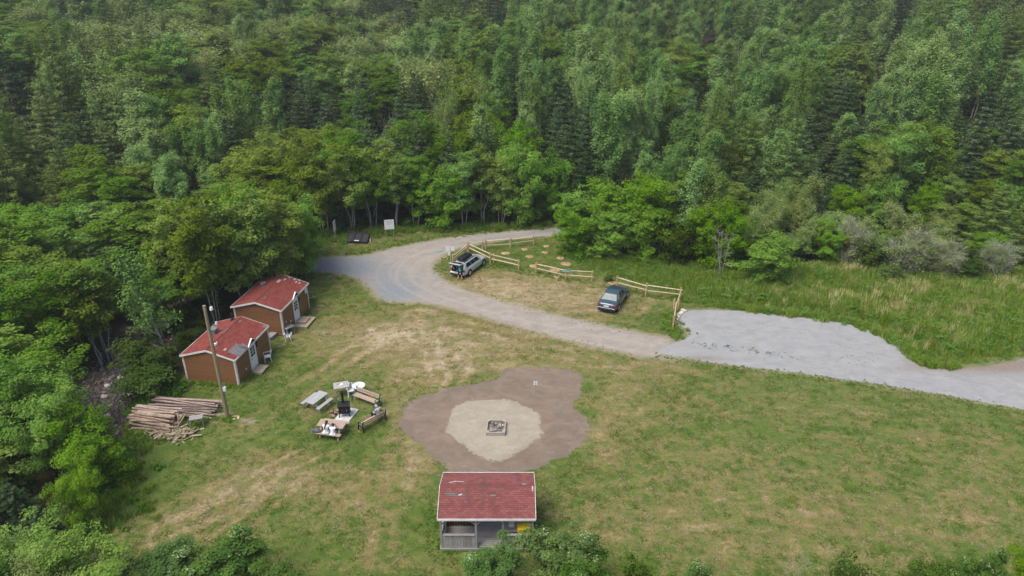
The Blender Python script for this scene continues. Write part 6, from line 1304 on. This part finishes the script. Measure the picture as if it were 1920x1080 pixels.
# low tufts and weeds that break the edges of gravel, walls and posts
tp_ = []
def along(pix, n, spread, s0, s1, kind=None):
    W_ = [at(*q) for q in pix]; L_ = [(W_[i + 1] - W_[i]).length for i in range(len(W_) - 1)]; tot = sum(L_)
    for _ in range(n):
        u = random.random() * tot; i = 0
        while u > L_[i] and i < len(L_) - 1: u -= L_[i]; i += 1
        p = W_[i].lerp(W_[i + 1], u / L_[i]); tp_.append((p.x + random.gauss(0, spread), p.y + random.gauss(0, spread), random.uniform(s0, s1), kind if kind is not None else random.choice([0, 1, 2, 3])))
along([(1290, 640), (1330, 648), (1400, 655), (1450, 664)], 60, .3, .05, .16, 3); along([(1450, 664), (1540, 672), (1660, 676)], 40, .4, .04, .12, 3); along([(1225, 668), (1350, 686), (1500, 703), (1650, 724), (1800, 749), (1920, 773)], 420, .22, .06, .17)
along([(1262, 585), (1258, 612), (1275, 632), (1290, 622)], 110, .4, .2, .5); along([(1285, 562), (1400, 580), (1590, 602), (1690, 646), (1728, 684), (1790, 690)], 500, .25, .3, .7)
along([(351, 717), (449, 726), (508, 660)], 200, .12, .12, .4); along([(533, 632), (582, 581)], 70, .12, .12, .35); along(z8(PAD[:0]) or [(760, 760), (800, 730), (900, 715)], 60, .2, .06, .14)
along([(850, 497), (924, 496), (973, 508), (1005, 513), (1060, 526), (1110, 529)], 180, .3, .1, .3); along([(1157, 540), (1210, 555), (1274, 562)], 120, .25, .1, .35); along([(640, 479), (700, 470), (780, 450), (900, 436), (1040, 425)], 260, .35, .1, .3)
along([(808, 500), (822, 520), (880, 545), (1000, 583), (1180, 622)], 70, .4, .05, .12); along([(585, 510), (690, 530), (712, 562), (780, 572), (960, 612), (1190, 668)], 130, .3, .05, .13)
along([(826, 1034), (1000, 1034)], 160, .12, .08, .22); along([(824, 1034), (826, 960)], 200, .4, .06, .2); along([(1003, 1034), (1003, 960)], 80, .15, .1, .25); along([(243, 812), (300, 826), (345, 812), (395, 782)], 200, .3, .1, .35); along([(422, 787), (432, 787)], 20, .1, .15, .35)
along([(250, 765), (290, 748), (330, 728)], 200, .5, .3, .8, 3); along([(225, 830), (215, 900), (200, 1000)], 260, .9, .3, .8)
along([(600, 458), (650, 447), (700, 436), (800, 430), (900, 428), (1030, 422)], 400, .6, .3, .8); along([(1060, 470), (1110, 486), (1200, 502), (1300, 510)], 300, .7, .4, .9)
A_ = np.array(tp_); n = len(A_)
scatter('grass_tufts', np.column_stack([A_[:, 0], A_[:, 1], zt(A_[:, 0], A_[:, 1])]), np.column_stack([A_[:, 0] * 0, A_[:, 0] * 0, rng.uniform(0, 6.28, n)]), np.column_stack([A_[:, 2], A_[:, 2], A_[:, 2]]) * np.array([1, 1, .9]), A_[:, 3].astype(int),
        [tuft_mesh('grass_tuft', 140 + j, 40, .9, .06, .45, LEAF['grass'], .5) for j in range(3)] + [mesh_np('weed_tuft', *(lambda q: (q[0], [q[1]]))(broadleaf(177, .8, .6, .02, 4, 120, .11, .6, .2, 5)[1]), [LEAF['weed']], attrs={'tint': ('FACE', 'FLOAT', np.linspace(0, 1, 120))})],
        'grass tufts and weeds along the edges of gravel, walls and fences', 'grass')

# ------------------------------------------------------------ light haze in the valley air
bb = MB().box((0, 1150, 44), (3400, 2600, 98)); hz = bb.build('haze', M['dark']); hz.data.materials.clear()
m, t = newmat('pale_air'); pvn = t.nodes.new('ShaderNodeVolumePrincipled'); pvn.inputs['Density'].default_value = .0003; pvn.inputs['Color'].default_value = (.93, .97, 1, 1); pvn.inputs['Anisotropy'].default_value = .1
mo = t.nodes.new('ShaderNodeOutputMaterial'); t.links.new(pvn.outputs[0], mo.inputs['Volume']); hz.data.materials.append(m); hz['kind'] = 'stuff'

# low clumps of turf that give the mown grass its relief
gx, gy = hexgrid(.34, -36, 62, 24, 80, .5); k = (sdist(CLEAR, gx, gy) < -.2) & (np.abs(gx) < gy * .80 + 9) & (dline(STREAM, gx, gy) > 3)
for P_, m_ in ((wpoly(ROAD, 2), .25), (wpoly(LOT, 1), .15), (wpoly(PAD, 2), .12), (MEADOW, .0)): k &= sdist(P_, gx, gy) > m_
k &= ~((gx > -4) & (gx < 1.4) & (gy > 27.7) & (gy < 31.6))
for f_ in (c1, c2):
    c_, s_ = math.cos(f_.rz), math.sin(f_.rz); lx = (gx - f_.loc.x) * c_ + (gy - f_.loc.y) * s_; ly = -(gx - f_.loc.x) * s_ + (gy - f_.loc.y) * c_; k &= ~((lx > -4.3) & (lx < .2) & (ly > -.2) & (ly < 5.2))
gx, gy = gx[k], gy[k]; gd = ground_attrs(gx, gy)['dry']
nz = sum(np.sin(gx * a + gy * b + c) for a, b, c in ((.9, .5, 1), (-.6, 1.3, 2), (1.9, -1.1, 0), (2.7, 2.1, 4), (.35, -.28, 3))) / 5
pk = (rng.uniform(size=len(gx)) < .62 + .5 * nz); gx, gy, gd, nz = gx[pk], gy[pk], gd[pk], nz[pk]
isdry = rng.uniform(size=len(gx)) < np.clip((gd - .2) * 2.1 + .2 - nz * .45, .04, .95); gs = rng.uniform(.09, .20, len(gx)); n = len(gx); print('turf', n)
M['turf'] = leafmat('mown_turf', (.066, .124, .018), (.128, .180, .034), .02, .2, .3); M['turf_dry'] = leafmat('dry_turf', (.24, .195, .095), (.38, .31, .18), .015, .2, .3)
scatter('turf_clumps', np.column_stack([gx, gy, gx * 0]), np.column_stack([gx * 0, gx * 0, rng.uniform(0, 6.28, n)]), np.column_stack([gs * 1.7, gs * 1.7, gs * .5]), np.where(isdry, 2, 0) + rng.integers(0, 2, n),
        [tuft_mesh('turf_clump', 300 + j, 26, .8, .10, .75, M['turf'], .9) for j in range(2)] + [tuft_mesh('turf_clump', 310 + j, 22, .7, .09, .75, M['turf_dry'], 1.1) for j in range(2)], 'short mown turf of green and straw-coloured clumps covering the clearing', 'grass')
